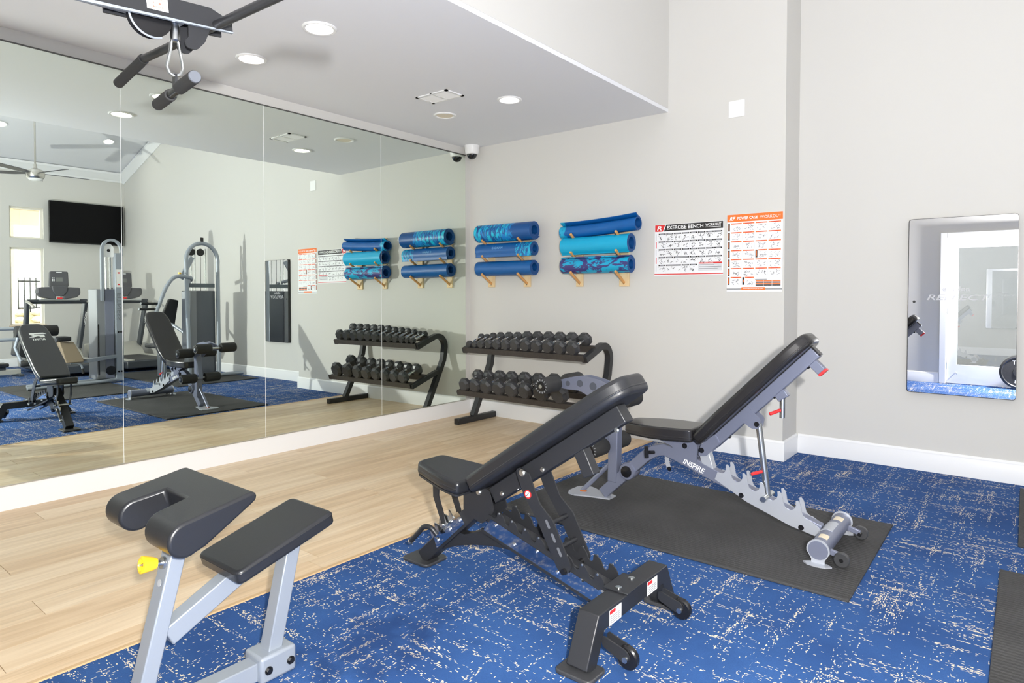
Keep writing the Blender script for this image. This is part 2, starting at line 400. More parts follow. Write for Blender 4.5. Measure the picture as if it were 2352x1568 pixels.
BBP = [(0, 0), (0.016, 0), (0.016, 0.112), (0.012, 0.126), (0.012, 0.136), (0.004, 0.150), (0, 0.150)]
def baseboard(name, o, along, out, L): return st(name, B().prism(BBP, o, out, Z, along, 0, L), trim_m, smooth=20)
st('baseboard_left', B().box((-0.018, YF, 0), (0.006, YB, 0.140)), trim_m, smooth=0)
baseboard('baseboard_back', (0.006, YB, 0), X, -Y, PX_ + 0.016 - 0.006)
baseboard('baseboard_return', (PX_, YB, 0), Y, X, YR - YB)
baseboard('baseboard_right', (PX_ + 0.016, YR, 0), X, -Y, WX - PX_ - 0.016)
baseboard('baseboard_far', (WX, YF, 0), Y, -X, YR - YF)
baseboard('baseboard_front', (0.006, YF, 0), X, Y, DX0 - 0.09 - 0.006)
baseboard('baseboard_front', (DX1 + 0.09, YF, 0), X, Y, WX - DX1 - 0.09)
CRP = [(0, 0), (0.02, 0), (0.03, 0.03), (0.06, 0.06), (0.10, 0.12), (0.12, 0.14), (0.12, 0.18), (0, 0.18)]
st('trim_2', B().prism(CRP, (WX, 0, 3.60), -X, Z, Y, YF, YR), trim_m, smooth=25)
_sl = Vector((-3.85, 0, 1.27)).normalized(); _nn = Vector((_sl.z, 0, -_sl.x))
st('trim_3', B().prism([(p[0] * 0.8, p[1]) for p in CRP], Vector((WX, YR, 3.77)) - _nn * 0.19, -Y, _nn, _sl, -0.06, 4.02), trim_m, smooth=25)

# windows with jamb, sash, glass and sill
jamb_m = mat('window_jamb', (236, 232, 222), 0.5)
for i, (y0, z0, y1, z1) in enumerate(WIN):
    wn = thing('window_%d' % (i + 1), None, None, (WX + 0.08, (y0 + y1) / 2, z0)); wn['kind'] = 'structure'
    fr = B()
    for a, c in (((WX + 0.06, y0, z0), (WX + 0.12, y0 + 0.035, z1)), ((WX + 0.06, y1 - 0.035, z0), (WX + 0.12, y1, z1)),
                 ((WX + 0.06, y0 + 0.035, z1 - 0.035), (WX + 0.12, y1 - 0.035, z1)), ((WX + 0.06, y0 + 0.035, z0), (WX + 0.12, y1 - 0.035, z0 + 0.035))): fr.box(a, c)
    obj('window_frame', fr, jamb_m, wn, smooth=0)
    obj('pane', B().box((WX + 0.088, y0 + 0.035, z0 + 0.035), (WX + 0.094, y1 - 0.035, z1 - 0.035)), glass_m, wn, smooth=0)
    if z0 < 1: obj('window_sill', B().box((WX - 0.05, y0 - 0.02, z0 - 0.022), (WX + 0.06, y1 + 0.02, z0 + 0.004)), mat('sill_wood', (206, 184, 160), 0.5), wn, bevel=0.004)

# door behind the camera, seen in the small mirror
dr = thing('door_1', None, None, ((DX0 + DX1) / 2, YF, 0)); dr['kind'] = 'structure'
for q, (a, c) in enumerate([((DX0 - 0.085, YF, 0), (DX0 - 0.005, YF + 0.022, DZ + 0.085)), ((DX1 + 0.005, YF, 0), (DX1 + 0.085, YF + 0.022, DZ + 0.085)), ((DX0 - 0.005, YF, DZ + 0.005), (DX1 + 0.005, YF + 0.022, DZ + 0.085))]):
    obj('casing', B().box(a, c), trim_m, dr, bevel=0.006)
G0, G1, GZ0, GZ1 = DX0 + 0.125, DX1 - 0.125, 0.27, DZ - 0.13
obj('door_panel', holes(B(), (DX0 + 0.003, 0.01, DX1 - 0.003, DZ - 0.003), [(G0, GZ0, G1, GZ1)], lambda b, u0, v0, u1, v1: b.box((u0, YF - 0.05, v0), (u1, YF - 0.006, v1))), trim_m, dr, smooth=0)
obj('pane', B().box((G0, YF - 0.032, GZ0), (G1, YF - 0.026, GZ1)), doorglass_m, dr, smooth=0)
for z in (0.25, 1.02, 1.82): obj('hinge', B().cyl((DX0 + 0.001, YF + 0.004, z - 0.045), (DX0 + 0.001, YF + 0.004, z + 0.045), 0.007, seg=10), steel_m, dr)
obj('door_stop', B().cyl((DX0 + 0.11, YF - 0.006, 0.16), (DX0 + 0.13, YF + 0.05, 0.145), 0.006, seg=8), steel_m, dr)
# corridor seen through the door glass
st('wall_corridor', B().box((2.6, YF - 1.9, 0), (6.2, YF - 1.8, 2.6)), mat('corridor_paint', (176, 176, 172), 0.8), smooth=0)
st('floor', B().box((2.6, YF - 1.9, -0.08), (6.2, YF - 0.1, -0.004)), mat('corridor_floor', (168, 158, 142), 0.5), smooth=0)
st('ceiling', B().box((2.6, YF - 1.9, 2.6), (6.2, YF - 0.12, 2.65)), ceil_m, smooth=0)

# ------------------------------------------------------------------ the mirror wall
MT, MB = 2.698, 0.147
def mpx(y, z): return -(0.001396 * (y - 2.5) + 0.0053 * (z - 1.4))
wm = thing('wall_mirror', 'frameless wall mirror of tall panels above the white baseboard', 'mirror', (0, 2.4, MB))
cuts = [YF + 0.01, 0.57, 1.712, 2.725, 3.889, 5.030]
for i in range(len(cuts) - 1):
    a, c = cuts[i] + 0.0016, cuts[i + 1] - 0.0016; b = B()
    F = [Vector((mpx(y, z), y, z)) for y, z in ((a, MB), (c, MB), (c, MT), (a, MT))]
    b.add(F + [v + Vector((-0.006, 0, 0)) for v in F], [(0, 1, 2, 3)]); b.m = 1
    b.add(F + [v + Vector((-0.006, 0, 0)) for v in F], [(7, 6, 5, 4), (0, 4, 5, 1), (1, 5, 6, 2), (2, 6, 7, 3), (3, 7, 4, 0)])
    o = obj('pane', b, [mirror_m, edge_m], wm, smooth=0)
for y in cuts[1:-1]: obj('seam', B().add([(mpx(y, z) - 0.0005, y + d, z) for z in (MB, MT) for d in (-0.0015, 0.0015)], [(0, 1, 3, 2)]), mat('seam_white', (250, 252, 250), 0.4), wm, smooth=0)
obj('bottom_channel', B().box((-0.016, cuts[0], MB - 0.007), (mpx(2.5, MB) + 0.004, 5.032, MB)), mat('channel_aluminium', (206, 206, 200), 0.3, 0.8), wm, smooth=0)
obj('top_channel', B().box((-0.018, cuts[0], MT), (-0.002, 5.032, MT + 0.008)), mat('channel_dark', (92, 92, 90), 0.4, 0.5), wm, smooth=0)

# ------------------------------------------------------------------ outside the far windows
sid_m = mat('white_siding_paint', (238, 240, 240), 0.7)
hs = thing('neighbour_house', 'white clapboard house beyond the window', 'building', (13.2, 5.0, 0))
for k in range(26):
    z = k * 0.16; obj('clapboard', B().prism([(0, 0), (-0.030, 0.0), (-0.006, 0.165), (0, 0.165)], (13.2, 0, z), X, Z, Y, 4.60, 9.5), sid_m, hs, smooth=0)
obj('corner_board', B().box((13.12, 4.46, 0), (13.25, 4.61, 4.2)), sid_m, hs, smooth=0)
obj('house_wall', B().box((13.2, 4.55, 0), (13.4, 9.5, 4.2)), sid_m, hs, smooth=0)
pc = thing('porch', 'cream porch post and beam outside the window', 'porch', (11.2, 4.6, 0))
cream_m = mat('cream_paint', (236, 228, 208), 0.7); tan_m = mat('tan_soffit', (214, 194, 160), 0.7)
obj('post', B().box((11.1, 3.76, 0), (11.3, 3.93, 3.2)), cream_m, pc, smooth=0)
obj('beam', B().box((11.08, 1.0, 2.72), (11.32, 9.0, 3.02)), cream_m, pc, smooth=0)
obj('soffit', B().box((10.02, 1.0, 3.05), (11.6, 9.0, 3.12)), tan_m, pc, smooth=0)
st('ground_outside', B().box((WX + 0.15, -6, -0.3), (26, 18, -0.02)), mat('outside_concrete', (226, 222, 212), 0.9, noise=(3, (200, 196, 180), 0.6)), smooth=0)
st('ground_bank', B().prism([(11.5, -0.02), (14.5, -0.02), (14.5, 0.95), (12.6, 0.95), (11.6, 0.55)], (0, 0, 0), X, Z, Y, 2.0, 12.0), mat('bank_soil', (196, 182, 150), 0.95, noise=(5, (150, 150, 100), 0.8)), smooth=0)
fn = thing('iron_fence', 'black iron picket fence beyond the window', 'fence', (12.7, 6.0, 0.95))
for k in range(22): obj('picket', B().cyl((12.7, 4.4 + k * 0.11, 0.95), (12.7, 4.4 + k * 0.11, 1.72), 0.010, seg=6), blackgl_m, fn)
for z in (1.02, 1.62): obj('rail', B().box((12.68, 4.4, z), (12.72, 6.72, z + 0.035)), blackgl_m, fn, smooth=0)
rk_m = mat('pale_limestone', (232, 222, 202), 0.9, noise=(6, (206, 190, 164), 0.9))
for k in range(15):
    x, y, r = 11.75 + 0.34 * (k % 3), 3.85 + 0.32 * (k // 3) + 0.1 * (k % 3), random.uniform(0.09, 0.125); zb = 0.55 + (x - 11.6) * 0.4; b = B().sphere((x, y, zb + r * 0.5), r, 9, 6, (1.2, 1.0, 0.7))
    for i in range(len(b.v)):
        v = b.v[i]; b.v[i] = (v[0] + random.uniform(-1, 1) * r * 0.12, v[1] + random.uniform(-1, 1) * r * 0.12, v[2] + random.uniform(-1, 1) * r * 0.1)
    o = obj('garden_boulder', b, rk_m, loc=(x, y, zb), smooth=0)
    props(o, 'pale limestone boulder in the planting bed outside the window', 'rock', 'boulders outside the window')
gr_m = mat('shrub_green', (110, 146, 74), 0.8, noise=(12, (70, 110, 50), 0.9))
for (x, y, s) in ((11.9, 5.6, 0.2), (12.28, 3.72, 0.2), (11.8, 3.5, 0.2)):
    b = B(); zb = 0.55 + (x - 11.6) * 0.4
    for k in range(150):
        t, p = random.uniform(0, 6.28), random.uniform(0.05, 1.5); r = s * random.uniform(0.6, 1)
        c = Vector((x + r * math.cos(t) * math.cos(p), y + r * math.sin(t) * math.cos(p), zb + r * math.sin(p)))
        d = Vector((random.gauss(0, 1), random.gauss(0, 1), random.gauss(0, 1))).normalized() * 0.045; e = d.orthogonal().normalized() * 0.02
        b.add([c - d, c + e, c + d, c - e], [(0, 1, 2, 3)])
    sh = thing('garden_shrub', 'small green leafy shrub among boulders outside the window', 'shrub', (x, y, zb), 'shrubs outside the window')
    f = obj('foliage', b, gr_m, sh, smooth=0); obj('stem', B().cyl((x, y, zb - 0.02), (x, y, zb + s * 0.6), 0.015, seg=6), mat('bark', (96, 76, 58), 0.9), sh)

# ================================================================== CEILING FIXTURES
def recessed(label, c, nrm, r=0.098, on=True, power=11.0, rgb=(255, 250, 242), tiny=False):
    c, nrm = Vector(c), Vector(nrm).normalized()                     # nrm points into the room
    t = thing('recessed_light', label, 'ceiling light', c, 'recessed downlights')
    obj('trim_ring', B().lathe([(r, 0.0), (r, 0.004), (r * 0.93, 0.010), (r * 0.80, 0.008), (r * 0.74, 0.001), (r * 0.74, -0.002)], c, nrm, 32), white_m, t)
    m = lamp_mat('lamp_lens_%d' % len(MATS), rgb, power) if on else mat('unlit_lens', (238, 226, 204), 0.5)
    obj('lens', B().cyl(c + nrm * 0.0005, c + nrm * 0.003, r * 0.735, seg=32), m, t)
    return t
DOWN = (0, 0, -1)
recessed('lit recessed downlight between the lat bar and the soffit edge', (1.389, 2.248, CE), DOWN)
recessed('lit recessed downlight close to the mirror beside the lat bar', (0.630, 2.262, CE), DOWN)
recessed('lit recessed downlight between the ceiling vent and soffit edge', (1.390, 4.005, CE), DOWN)
recessed('unlit recessed downlight between the ceiling vent and mirror', (0.680, 4.012, CE), DOWN, on=False)
recessed('lit recessed downlight in the low ceiling near the entry wall', (1.389, 0.5, CE), DOWN)
recessed('lit recessed downlight near the entry wall and mirror', (0.630, 0.5, CE), DOWN)
SN = Vector((-0.33, 0, -1)).normalized()
def slope(x): return 3.72 + 0.33 * (WX + 0.15 - x)
for (x, y, l) in ((8.67, 4.79, 'lit recessed downlight in the sloped ceiling near the television'), (8.68, 3.16, 'lit recessed downlight in the sloped ceiling beside the fan'),
                  (8.67, 1.2, 'added unseen downlight in the sloped ceiling far from the television')):  # this last one is out of view, added to light the room
    recessed(l, (x, y, slope(x) - 0.012), SN, power=70)
for i, (x, y) in enumerate(((3.6, 1.3), (3.6, 3.9), (5.4, 1.3), (5.4, 3.9))):  # downlights out of view, added for even light over the main room
    recessed(['added unseen downlight high above the curl bench', 'added unseen downlight high above the grey bench', 'added unseen downlight high above the entry side', 'added unseen downlight high above the press machine'][i], (x, y, RZ - 0.002), DOWN, r=0.13, power=26)

v = thing('ceiling_vent', 'white louvred air vent in the low ceiling', 'vent', (1.02, 3.60, CE))
vb = B(); V0, V1, V2, V3 = 0.855, 3.505, 1.185, 3.70
for a, c in (((V0, V1, CE - 0.008), (V1 * 0 + V2, V1 + 0.022, CE)), ((V0, V3 - 0.022, CE - 0.008), (V2, V3, CE)), ((V0, V1, CE - 0.008), (V0 + 0.022, V3, CE)), ((V2 - 0.022, V1, CE - 0.008), (V2, V3, CE)), ((V0 + 0.155, V1, CE - 0.007), (V0 + 0.175, V3, CE))): vb.box(a, c)
obj('frame', vb, white_m, v, smooth=0)
obj('duct_back', B().box((V0 + 0.02, V1 + 0.02, CE - 0.002), (V2 - 0.02, V3 - 0.02, CE - 0.001)), mat('duct_dark', (70, 72, 74), 0.8), v, smooth=0)
for k in range(9):
    y = V1 + 0.030 + k * 0.0165
    for (a, c) in ((V0 + 0.022, V0 + 0.155), (V0 + 0.175, V2 - 0.022)): obj('slat', B().prism([(0, 0), (0.010, -0.006), (0.011, -0.005), (0.001, 0.001)], (0, y, CE - 0.001), Y, Z, X, a, c), white_m, v, smooth=0)

c0 = Vector((0.095, 5.015, CE))
dc = thing('dome_camera', 'white security dome camera in the ceiling corner above the mirror', 'camera', c0)
obj('housing', B().lathe([(0.078, 0), (0.080, 0.012), (0.076, 0.022), (0.070, 0.075), (0.062, 0.088), (0.052, 0.090)], c0, DOWN, 32), white_m, dc)
obj('dome', B().lathe([(0.052 * math.cos(math.radians(a)) + 1e-4, 0.088 + 0.052 * math.sin(math.radians(a))) for a in range(0, 91, 10)], c0, DOWN, 28), mat('smoked_dome', (30, 32, 34), 0.05), dc)

# ceiling fan over the machines
fc = Vector((7.36, 3.275, 3.16)); fz_top = slope(7.36) - 0.01
fan = thing('ceiling_fan', 'brushed nickel ceiling fan with five dark blades on a long rod', 'fan', (fc.x, fc.y, fz_top))
nick_m = mat('brushed_nickel', (200, 198, 192), 0.3, 1.0); bl_m = mat('dark_walnut_blade', (70, 72, 76), 0.4)
obj('rod', B().cyl((fc.x, fc.y, fc.z + 0.10), (fc.x, fc.y, fz_top), 0.013), nick_m, fan)
obj('canopy', B().lathe([(0.014, -0.10), (0.05, -0.07), (0.065, 0.0), (0.065, 0.03)], (fc.x, fc.y, fz_top), Z, 24), nick_m, fan)
obj('motor_housing', B().lathe([(0.02, 0.16), (0.028, 0.10), (0.06, 0.085), (0.115, 0.06), (0.125, 0.02), (0.125, -0.02), (0.112, -0.055), (0.10, -0.065)], fc, Z, 32), nick_m, fan)
obj('light_lens', B().lathe([(0.10, -0.065), (0.085, -0.085), (0.05, -0.098), (0.001, -0.102)], fc, Z, 28), mat('frosted_lens', (240, 240, 236), 0.4), fan)
for k in range(5):
    a = math.radians(20 + 72 * k); d = Vector((math.cos(a), math.sin(a), 0)); e = Vector((-d.y, d.x, 0)); n = (Z + e * 0.22).normalized(); ee = n.cross(d)
    obj('blade', B().prism(rounded([(0.10, -0.03), (0.30, -0.055), (0.72, -0.06), (0.74, 0.045), (0.30, 0.055), (0.10, 0.03)], 0.03), fc + Z * 0.02, d, ee, n, -0.003, 0.003), bl_m, fan)

# ================================================================== WALL THINGS
tv = thing('television', 'black flat screen television mounted high in the corner', 'television', (WX - 0.06, 4.78, 2.31))
obj('bezel', B().box((WX - 0.115, 4.142, 2.305), (WX - 0.065, 5.424, 3.10)), blackgl_m, tv, bevel=0.004)
obj('screen', B().box((WX - 0.117, 4.152, 2.325), (WX - 0.114, 5.414, 3.09)), mat('screen_off', (10, 10, 12), 0.2, spec=0.12), tv, smooth=0)
obj('bracket', B().box((WX - 0.066, 4.55, 2.5), (WX - 0.001, 5.0, 2.9)), black_m, tv, smooth=0)

sp = thing('wall_plate', 'blank white square wall plate high above the posters', 'wall plate', (2.781, YB, 2.71))
obj('plate', B().box((2.719, YB - 0.006, 2.645), (2.845, YB, 2.776)), white_m, sp, bevel=0.003)
for dz in (0.045, -0.045): obj('screw', B().cyl((2.782, YB - 0.007, 2.711 + dz), (2.782, YB - 0.005, 2.711 + dz), 0.004, seg=10), white_m, sp)
op = thing('power_outlet', 'white power outlet on the entry wall beside the door', 'outlet', (3.17, YF, 0.42))
obj('plate', B().box((3.135, YF, 0.36), (3.205, YF + 0.006, 0.475)), white_m, op, bevel=0.003)
for z in (0.40, 0.44): obj('socket', B().box((3.153, YF + 0.004, z - 0.014), (3.187, YF + 0.0075, z + 0.014)), mat('outlet_face', (226, 226, 224), 0.4), op, bevel=0.003)

# fitness mirror
RX0, RX1, RZ0, RZ1, RY = 3.905, 4.523, 0.563, 1.798, 5.446
rm = thing('fitness_mirror', 'tall rounded smart mirror hanging on the wall beside the pillar', 'mirror', ((RX0 + RX1) / 2, YR, RZ0))
rect = rounded([(RX0, RZ0), (RX1, RZ0), (RX1, RZ1), (RX0, RZ1)], 0.022, 6)
obj('case', B().prism(rect, (0, 0, 0), X, Z, Y, RY + 0.0015, YR - 0.004), blackgl_m, rm, smooth=30)
cx_, cz_ = (RX0 + RX1) / 2, (RZ0 + RZ1) / 2
ins = [((x - cx_) * 0.990 + cx_, (z - cz_) * 0.995 + cz_) for x, z in rect]
obj('mirror_glass', B().prism(ins, (0, 0, 0), X, Z, Y, RY, RY + 0.0012), reflect_m, rm, smooth=0)
obj('sensor', B().cyl((RX0 + 0.038, RY, 1.21), (RX0 + 0.038, RY - 0.0012, 1.21), 0.009), blackgl_m, rm)
ghost_m = glass_mat('ghost_print', (255, 255, 255), 0.0); ghost_m.node_tree.nodes.clear()
_nt = ghost_m.node_tree; _t = _nt.nodes.new('ShaderNodeBsdfTransparent'); _d = _nt.nodes.new('ShaderNodeBsdfDiffuse'); _d.inputs[0].default_value = (0.8, 0.8, 0.82, 1); _x = _nt.nodes.new('ShaderNodeMixShader'); _x.inputs[0].default_value = 0.5
_o = _nt.nodes.new('ShaderNodeOutputMaterial'); _nt.links.new(_t.outputs[0], _x.inputs[1]); _nt.links.new(_d.outputs[0], _x.inputs[2]); _nt.links.new(_x.outputs[0], _o.inputs[0])
lettering('model_print', 'REFLECT', (RX0 + 0.115, RY - 0.0008, 1.222), X, Z, ghost_m, rm, width=0.36, height=0.040, shear=0.25, bold=0.012)
lettering('logo_print', 'echelon', (RX0 + 0.205, RY - 0.0008, 1.285), X, Z, ghost_m, rm, width=0.155, height=0.034, bold=0.01)
# ------------------------------------------------------------------ posters
orange_m = mat('orange_print', (240, 118, 44), 0.5); grey_m = mat('pale_print', (214, 216, 220), 0.5); paper_m = mat('poster_paper', (242, 243, 246), 0.45); sketch_m = mat('sketch_print', (92, 92, 98), 0.5)
PM = [paper_m, orange_m, blackp_m, redp_m, whitep_m, grey_m, sketch_m]
def poster(label, x0, z0, W_, H_, draw):
    t = thing('wall_poster', label, 'poster', (x0 + W_ / 2, YB, z0))
    obj('sheet', B().box((x0, YB - 0.0022, z0), (x0 + W_, YB - 0.0002, z0 + H_)), paper_m, t, smooth=0)
    b = B()
    def q(u0, v0, u1, v1, m, lift=0.0): b.m = m; y = YB - 0.0026 - lift; b.add([(x0 + u * W_, y, z0 + v_ * H_) for u, v_ in ((u0, v0), (u1, v0), (u1, v1), (u0, v1))], [(0, 1, 2, 3)])
    def poly(pts, m, lift=0.0): b.m = m; y = YB - 0.0026 - lift; b.add([(x0 + u * W_, y, z0 + v_ * H_) for u, v_ in pts], [tuple(range(len(pts)))])
    def tx(s, u, v_, wd, ht, m, **kw): b.m = m; put_text(b, s, (x0 + u * W_, YB - 0.0032, z0 + v_ * H_), X, Z, width=wd * W_, height=ht * H_, **kw)
    def sketch(u0, v0, u1, v1, k):
        for _ in range(k):
            cu, cv = random.uniform(u0, u1), random.uniform(v0, v1); a = random.choice((0.5, 0.9, 2.2, 0.1)) + random.uniform(-0.3, 0.3); L, T = random.uniform(0.008, 0.02), 0.0028
            du, dv = L * math.cos(a), L * math.sin(a) * W_ / H_; nu, nv = -T * math.sin(a), T * math.cos(a) * W_ / H_
            poly([(cu - du - nu, cv - dv - nv), (cu + du - nu, cv + dv - nv), (cu + du + nu, cv + dv + nv), (cu - du + nu, cv - dv + nv)], random.choice((6, 6, 2)), 0.0002)
    draw(q, poly, tx, sketch); obj('printed_chart', b, PM, t, smooth=0); return t
def draw_bench(q, poly, tx, sketch):
    poly([(0.006, 0.865), (0.125, 0.865), (0.16, 0.995), (0.006, 0.995)], 3)
    poly([(0.14, 0.865), (0.995, 0.865), (0.995, 0.995), (0.175, 0.995)], 2)
    tx('R', 0.035, 0.888, 0.075, 0.085, 4, bold=0.03, shear=0.2)
    tx('EXERCISE BENCH', 0.19, 0.897, 0.53, 0.072, 4, bold=0.015); tx('WORKOUT', 0.75, 0.918, 0.22, 0.052, 4, bold=0.02); q(0.75, 0.896, 0.965, 0.904, 4, 0.0004)
    for r in range(5):
        v = 0.80 - r * 0.153
        spans = [(i * 0.1165, i * 0.1165 + 0.108) for i in range(8)]
        if r == 3: spans = spans[:2] + [(0.233, 0.458)] + spans[4:]
        if r == 4: spans = [(0, 0.108), (0.1165, 0.34), (0.35, 0.457), (0.466, 0.574)]
        for a, c in spans:
            a += 0.062; c += 0.062; q(a, v, c, v + 0.026, 2); q(a + 0.02, v + 0.009, c - 0.02, v + 0.017, 5, 0.0004); q(c + 0.002, v - 0.118, c + 0.0035, v, 5)
            sketch(a + 0.02, v - 0.10, c - 0.02, v - 0.02, 7); q(a, v - 0.026, a + 0.005, v - 0.012, 6)
        q(0.018, v - 0.11, 0.030, v + 0.02, 3 if r % 2 else 5)
    q(0.66, 0.215, 0.985, 0.243, 3); tx('SAFETY PRECAUTIONS', 0.665, 0.221, 0.2, 0.016, 4); q(0.655, 0.085, 0.985, 0.212, 5)
    for k in range(6): q(0.665, 0.10 + k * 0.018, 0.975 - 0.05 * (k % 3), 0.106 + k * 0.018, 6 if k % 2 else 0, 0.0004)
    q(0.0, 0.018, 1.0, 0.036, 3)
poster('landscape EXERCISE BENCH WORKOUT wall chart with black and red header', 2.097, 1.415, 0.590, 0.430, draw_bench)
def draw_cage(q, poly, tx, sketch):
    q(0, 0.905, 1, 1, 1); tx('RF', 0.045, 0.925, 0.11, 0.048, 4, bold=0.03, shear=0.3); tx('POWER CAGE', 0.19, 0.932, 0.37, 0.036, 4, bold=0.03); tx('WORKOUT', 0.60, 0.932, 0.37, 0.036, 4)
    for r in range(7):
        v1 = 0.878 - r * 0.1165; q(0.018, v1 - 0.092, 0.052, v1 + 0.006, 2); q(0.030, v1 - 0.08, 0.040, v1 - 0.006, 1, 0.0004)
        cells = [(0.075, 0.27), (0.295, 0.50), (0.525, 0.73), (0.755, 0.97)]
        if r == 3: cells[2] = (0.575, 0.73); q(0.525, v1 - 0.092, 0.56, v1 + 0.006, 2); q(0.537, v1 - 0.08, 0.548, v1 - 0.006, 1, 0.0004)
        if r == 6: cells = [(0.075, 0.27), (0.34, 0.50)]; q(0.293, v1 - 0.092, 0.33, v1 + 0.006, 2); q(0.305, v1 - 0.06, 0.318, v1 - 0.026, 1, 0.0004)
        for a, c in cells:
            q(a, v1 - 0.004, c, v1 + 0.010, 1); q(a + 0.04, v1, c - 0.04, v1 + 0.006, 3, 0.0004); sketch(a + 0.03, v1 - 0.088, c - 0.02, v1 - 0.02, 12); q(c + 0.008, v1 - 0.09, c + 0.011, v1, 5)
    for k, m in enumerate((2, 1, 2, 1)):
        q(0.535, 0.075 + k * 0.018, 0.97, 0.075 + (k + 1) * 0.018 - 0.003, m)
    for u in (0.67, 0.82): q(u, 0.07, u + 0.006, 0.15, 0, 0.0006)
    q(0.0, 0.030, 1.0, 0.038, 2); poly(rounded([(0.27, 0.02), (0.71, 0.02), (0.71, 0.056), (0.27, 0.056)], 0.018), 1, 0.0004); tx('WWW.RITFITSPORTS.COM', 0.30, 0.033, 0.37, 0.012, 4, bold=0.02)
    q(0.525, 0.152, 0.73, 0.158, 6)
poster('portrait POWER CAGE WORKOUT wall chart with orange header', 2.717, 1.281, 0.420, 0.603, draw_cage)

# ================================================================== YOGA MATS
mat_blue = mat('blue_mat', (3, 88, 156), 0.42, bump=(500, 0.1)); mat_navy = mat('mat_inner_blue', (6, 70, 132), 0.5); mat_cyan = mat('cyan_mat', (20, 176, 226), 0.42, bump=(500, 0.1))
RY0 = 5.0
def bracket(label, x0, x1, ztop):
    xm = (x0 + x1) / 2
    t = thing('mat_rack', label, 'mat rack', (xm, YB, 1.33), 'wooden mat holders on the back wall')
    obj('slat', B().box((x0, YB - 0.020, 1.325), (x1, YB, ztop)), pine_m, t, bevel=0.003)
    for k in range(3):
        z = (1.357, 1.540, 1.700)[k]; obj('peg', B().cyl((xm, YB - 0.012, z), (xm, 4.945, z + 0.098), 0.0125, seg=14), beech_m, t, bevel=0.002)
    obj('screw', B().cyl((xm, YB - 0.0225, 1.348), (xm, YB - 0.0195, 1.348), 0.005, seg=10), black_m, t)
bracket('wooden mat holder nearest the mirror corner', 0.252, 0.332, 1.91)
bracket('wooden mat holder second along from the mirror corner', 0.708, 0.788, 1.91)
bracket('wooden mat holder third along from the mirror corner', 1.318, 1.390, 1.93)
bracket('wooden mat holder beside the bench workout poster', 1.767, 1.861, 1.93)
def roll(label, x0, x1, zc, R, turns, th, m_out, yc=RY0, start=0.0, flap=0.0, squash=1.0, tilt=0.0, bend=0.0, flare=0.0, n=12, m_in=None):
    x_m = (x0 + x1) / 2
    t = thing('yoga_mat', label, 'yoga mat', (x_m, yc, zc), 'rolled yoga mats on wall pegs')
    per = 30; N = int(turns * per); prof = []
    for i in range(N + 1):
        a = start - 2 * math.pi * i / per; r = R - th * 0.5 - (th * 1.12) * i / per
        if r < 0.012: break
        prof.append((a, r))
    lead = []
    if flap:                                                             # the loose outer edge sticks out along the tangent
        T = Vector((-math.sin(start), math.cos(start)))
        for k in range(4, 0, -1): lead.append(Vector((math.cos(start), math.sin(start))) * (R - th * 0.5) + T * flap * k / 4 + Vector((math.cos(start), math.sin(start))) * 0.25 * flap * (k / 4) ** 2)
    b = B(); cols = []
    for j in range(n + 1):
        s_ = j / n; x = x0 + (x1 - x0) * s_; dz = tilt * (s_ - 0.5) + bend * 4 * (s_ - 0.5) ** 2; fl_ = 1 + flare * abs(2 * s_ - 1) ** 3
        ring = []
        pts = [(q.x, q.y) for q in lead] + [(r * math.cos(a), r * math.sin(a)) for a, r in prof]
        for i, (py, pz) in enumerate(pts):
            p = Vector((py, pz)); pa = Vector(pts[max(i - 1, 0)]); pb = Vector(pts[min(i + 1, len(pts) - 1)]); d = (pb - pa).normalized(); nn = Vector((-d.y, d.x))
            for sg in (0.5, -0.5): w_ = p + nn * (sg * th); ring.append((x, yc + w_.x * fl_, zc + dz + w_.y * squash * fl_))
        cols.append(ring)
    L = len(cols[0])
    vs = [v_ for c in cols for v_ in c]; K = L // 2
    for j in range(n):
        o0, o1 = j * L, (j + 1) * L
        for i in range(K - 1):
            b.m = 0; 
            f1 = (o0 + 2 * i, o0 + 2 * i + 2, o1 + 2 * i + 2, o1 + 2 * i); f2 = (o0 + 2 * i + 1, o1 + 2 * i + 1, o1 + 2 * i + 3, o0 + 2 * i + 3)
            b.f += [f1, f2]; b.mi += [0 if i < per + len(lead) else 1, 0 if i < per + len(lead) else 1]
        b.f += [(o0, o1, o1 + 1, o0 + 1), (o0 + L - 2, o0 + L - 1, o1 + L - 1, o1 + L - 2)]; b.mi += [0, 1]
    e = n * L
    for i in range(K - 1):
        b.f += [(2 * i, 2 * i + 1, 2 * i + 3, 2 * i + 2), (e + 2 * i, e + 2 * i + 2, e + 2 * i + 3, e + 2 * i + 1)]; b.mi += [1, 1]
    b.v = [tuple(q) for q in vs]
    obj('roll', b, [m_out, m_in or mat_navy], t, smooth=50)
    return t
sw1 = swirl_material('blue_swirl_mat', (4, 76, 142), (12, 130, 206), (16, 186, 218), 4.2, (3.0, 0.9, 0.9), 0.49, 2.2, box=(0.12, (1.0, 0.0)))
sw2 = swirl_material('blue_corner_swirl_mat', (3, 86, 154), (10, 120, 196), (24, 182, 216), 6, (3.0, 1.2, 1.2), 0.50, 2.6, box=(0.17, (0.0, 1.0)))
sw3 = swirl_material('cyan_purple_mat', (18, 164, 206), (62, 56, 118), (62, 56, 118), 4.0, (0.9, 2.2, 2.2), 0.52, 2.0)
sw4 = swirl_material('cyan_mat_with_specks', (8, 168, 212), (52, 54, 116), (52, 54, 116), 8, (1.0, 1.0, 1.0), 0.69, 1.0)
sw5 = swirl_material('blue_mat_cyan_end', (3, 90, 162), (18, 164, 206), (18, 164, 206), 8, (1, 1, 1), 0.48, 1.5, box=(-0.33, (1.0, 0.0)))
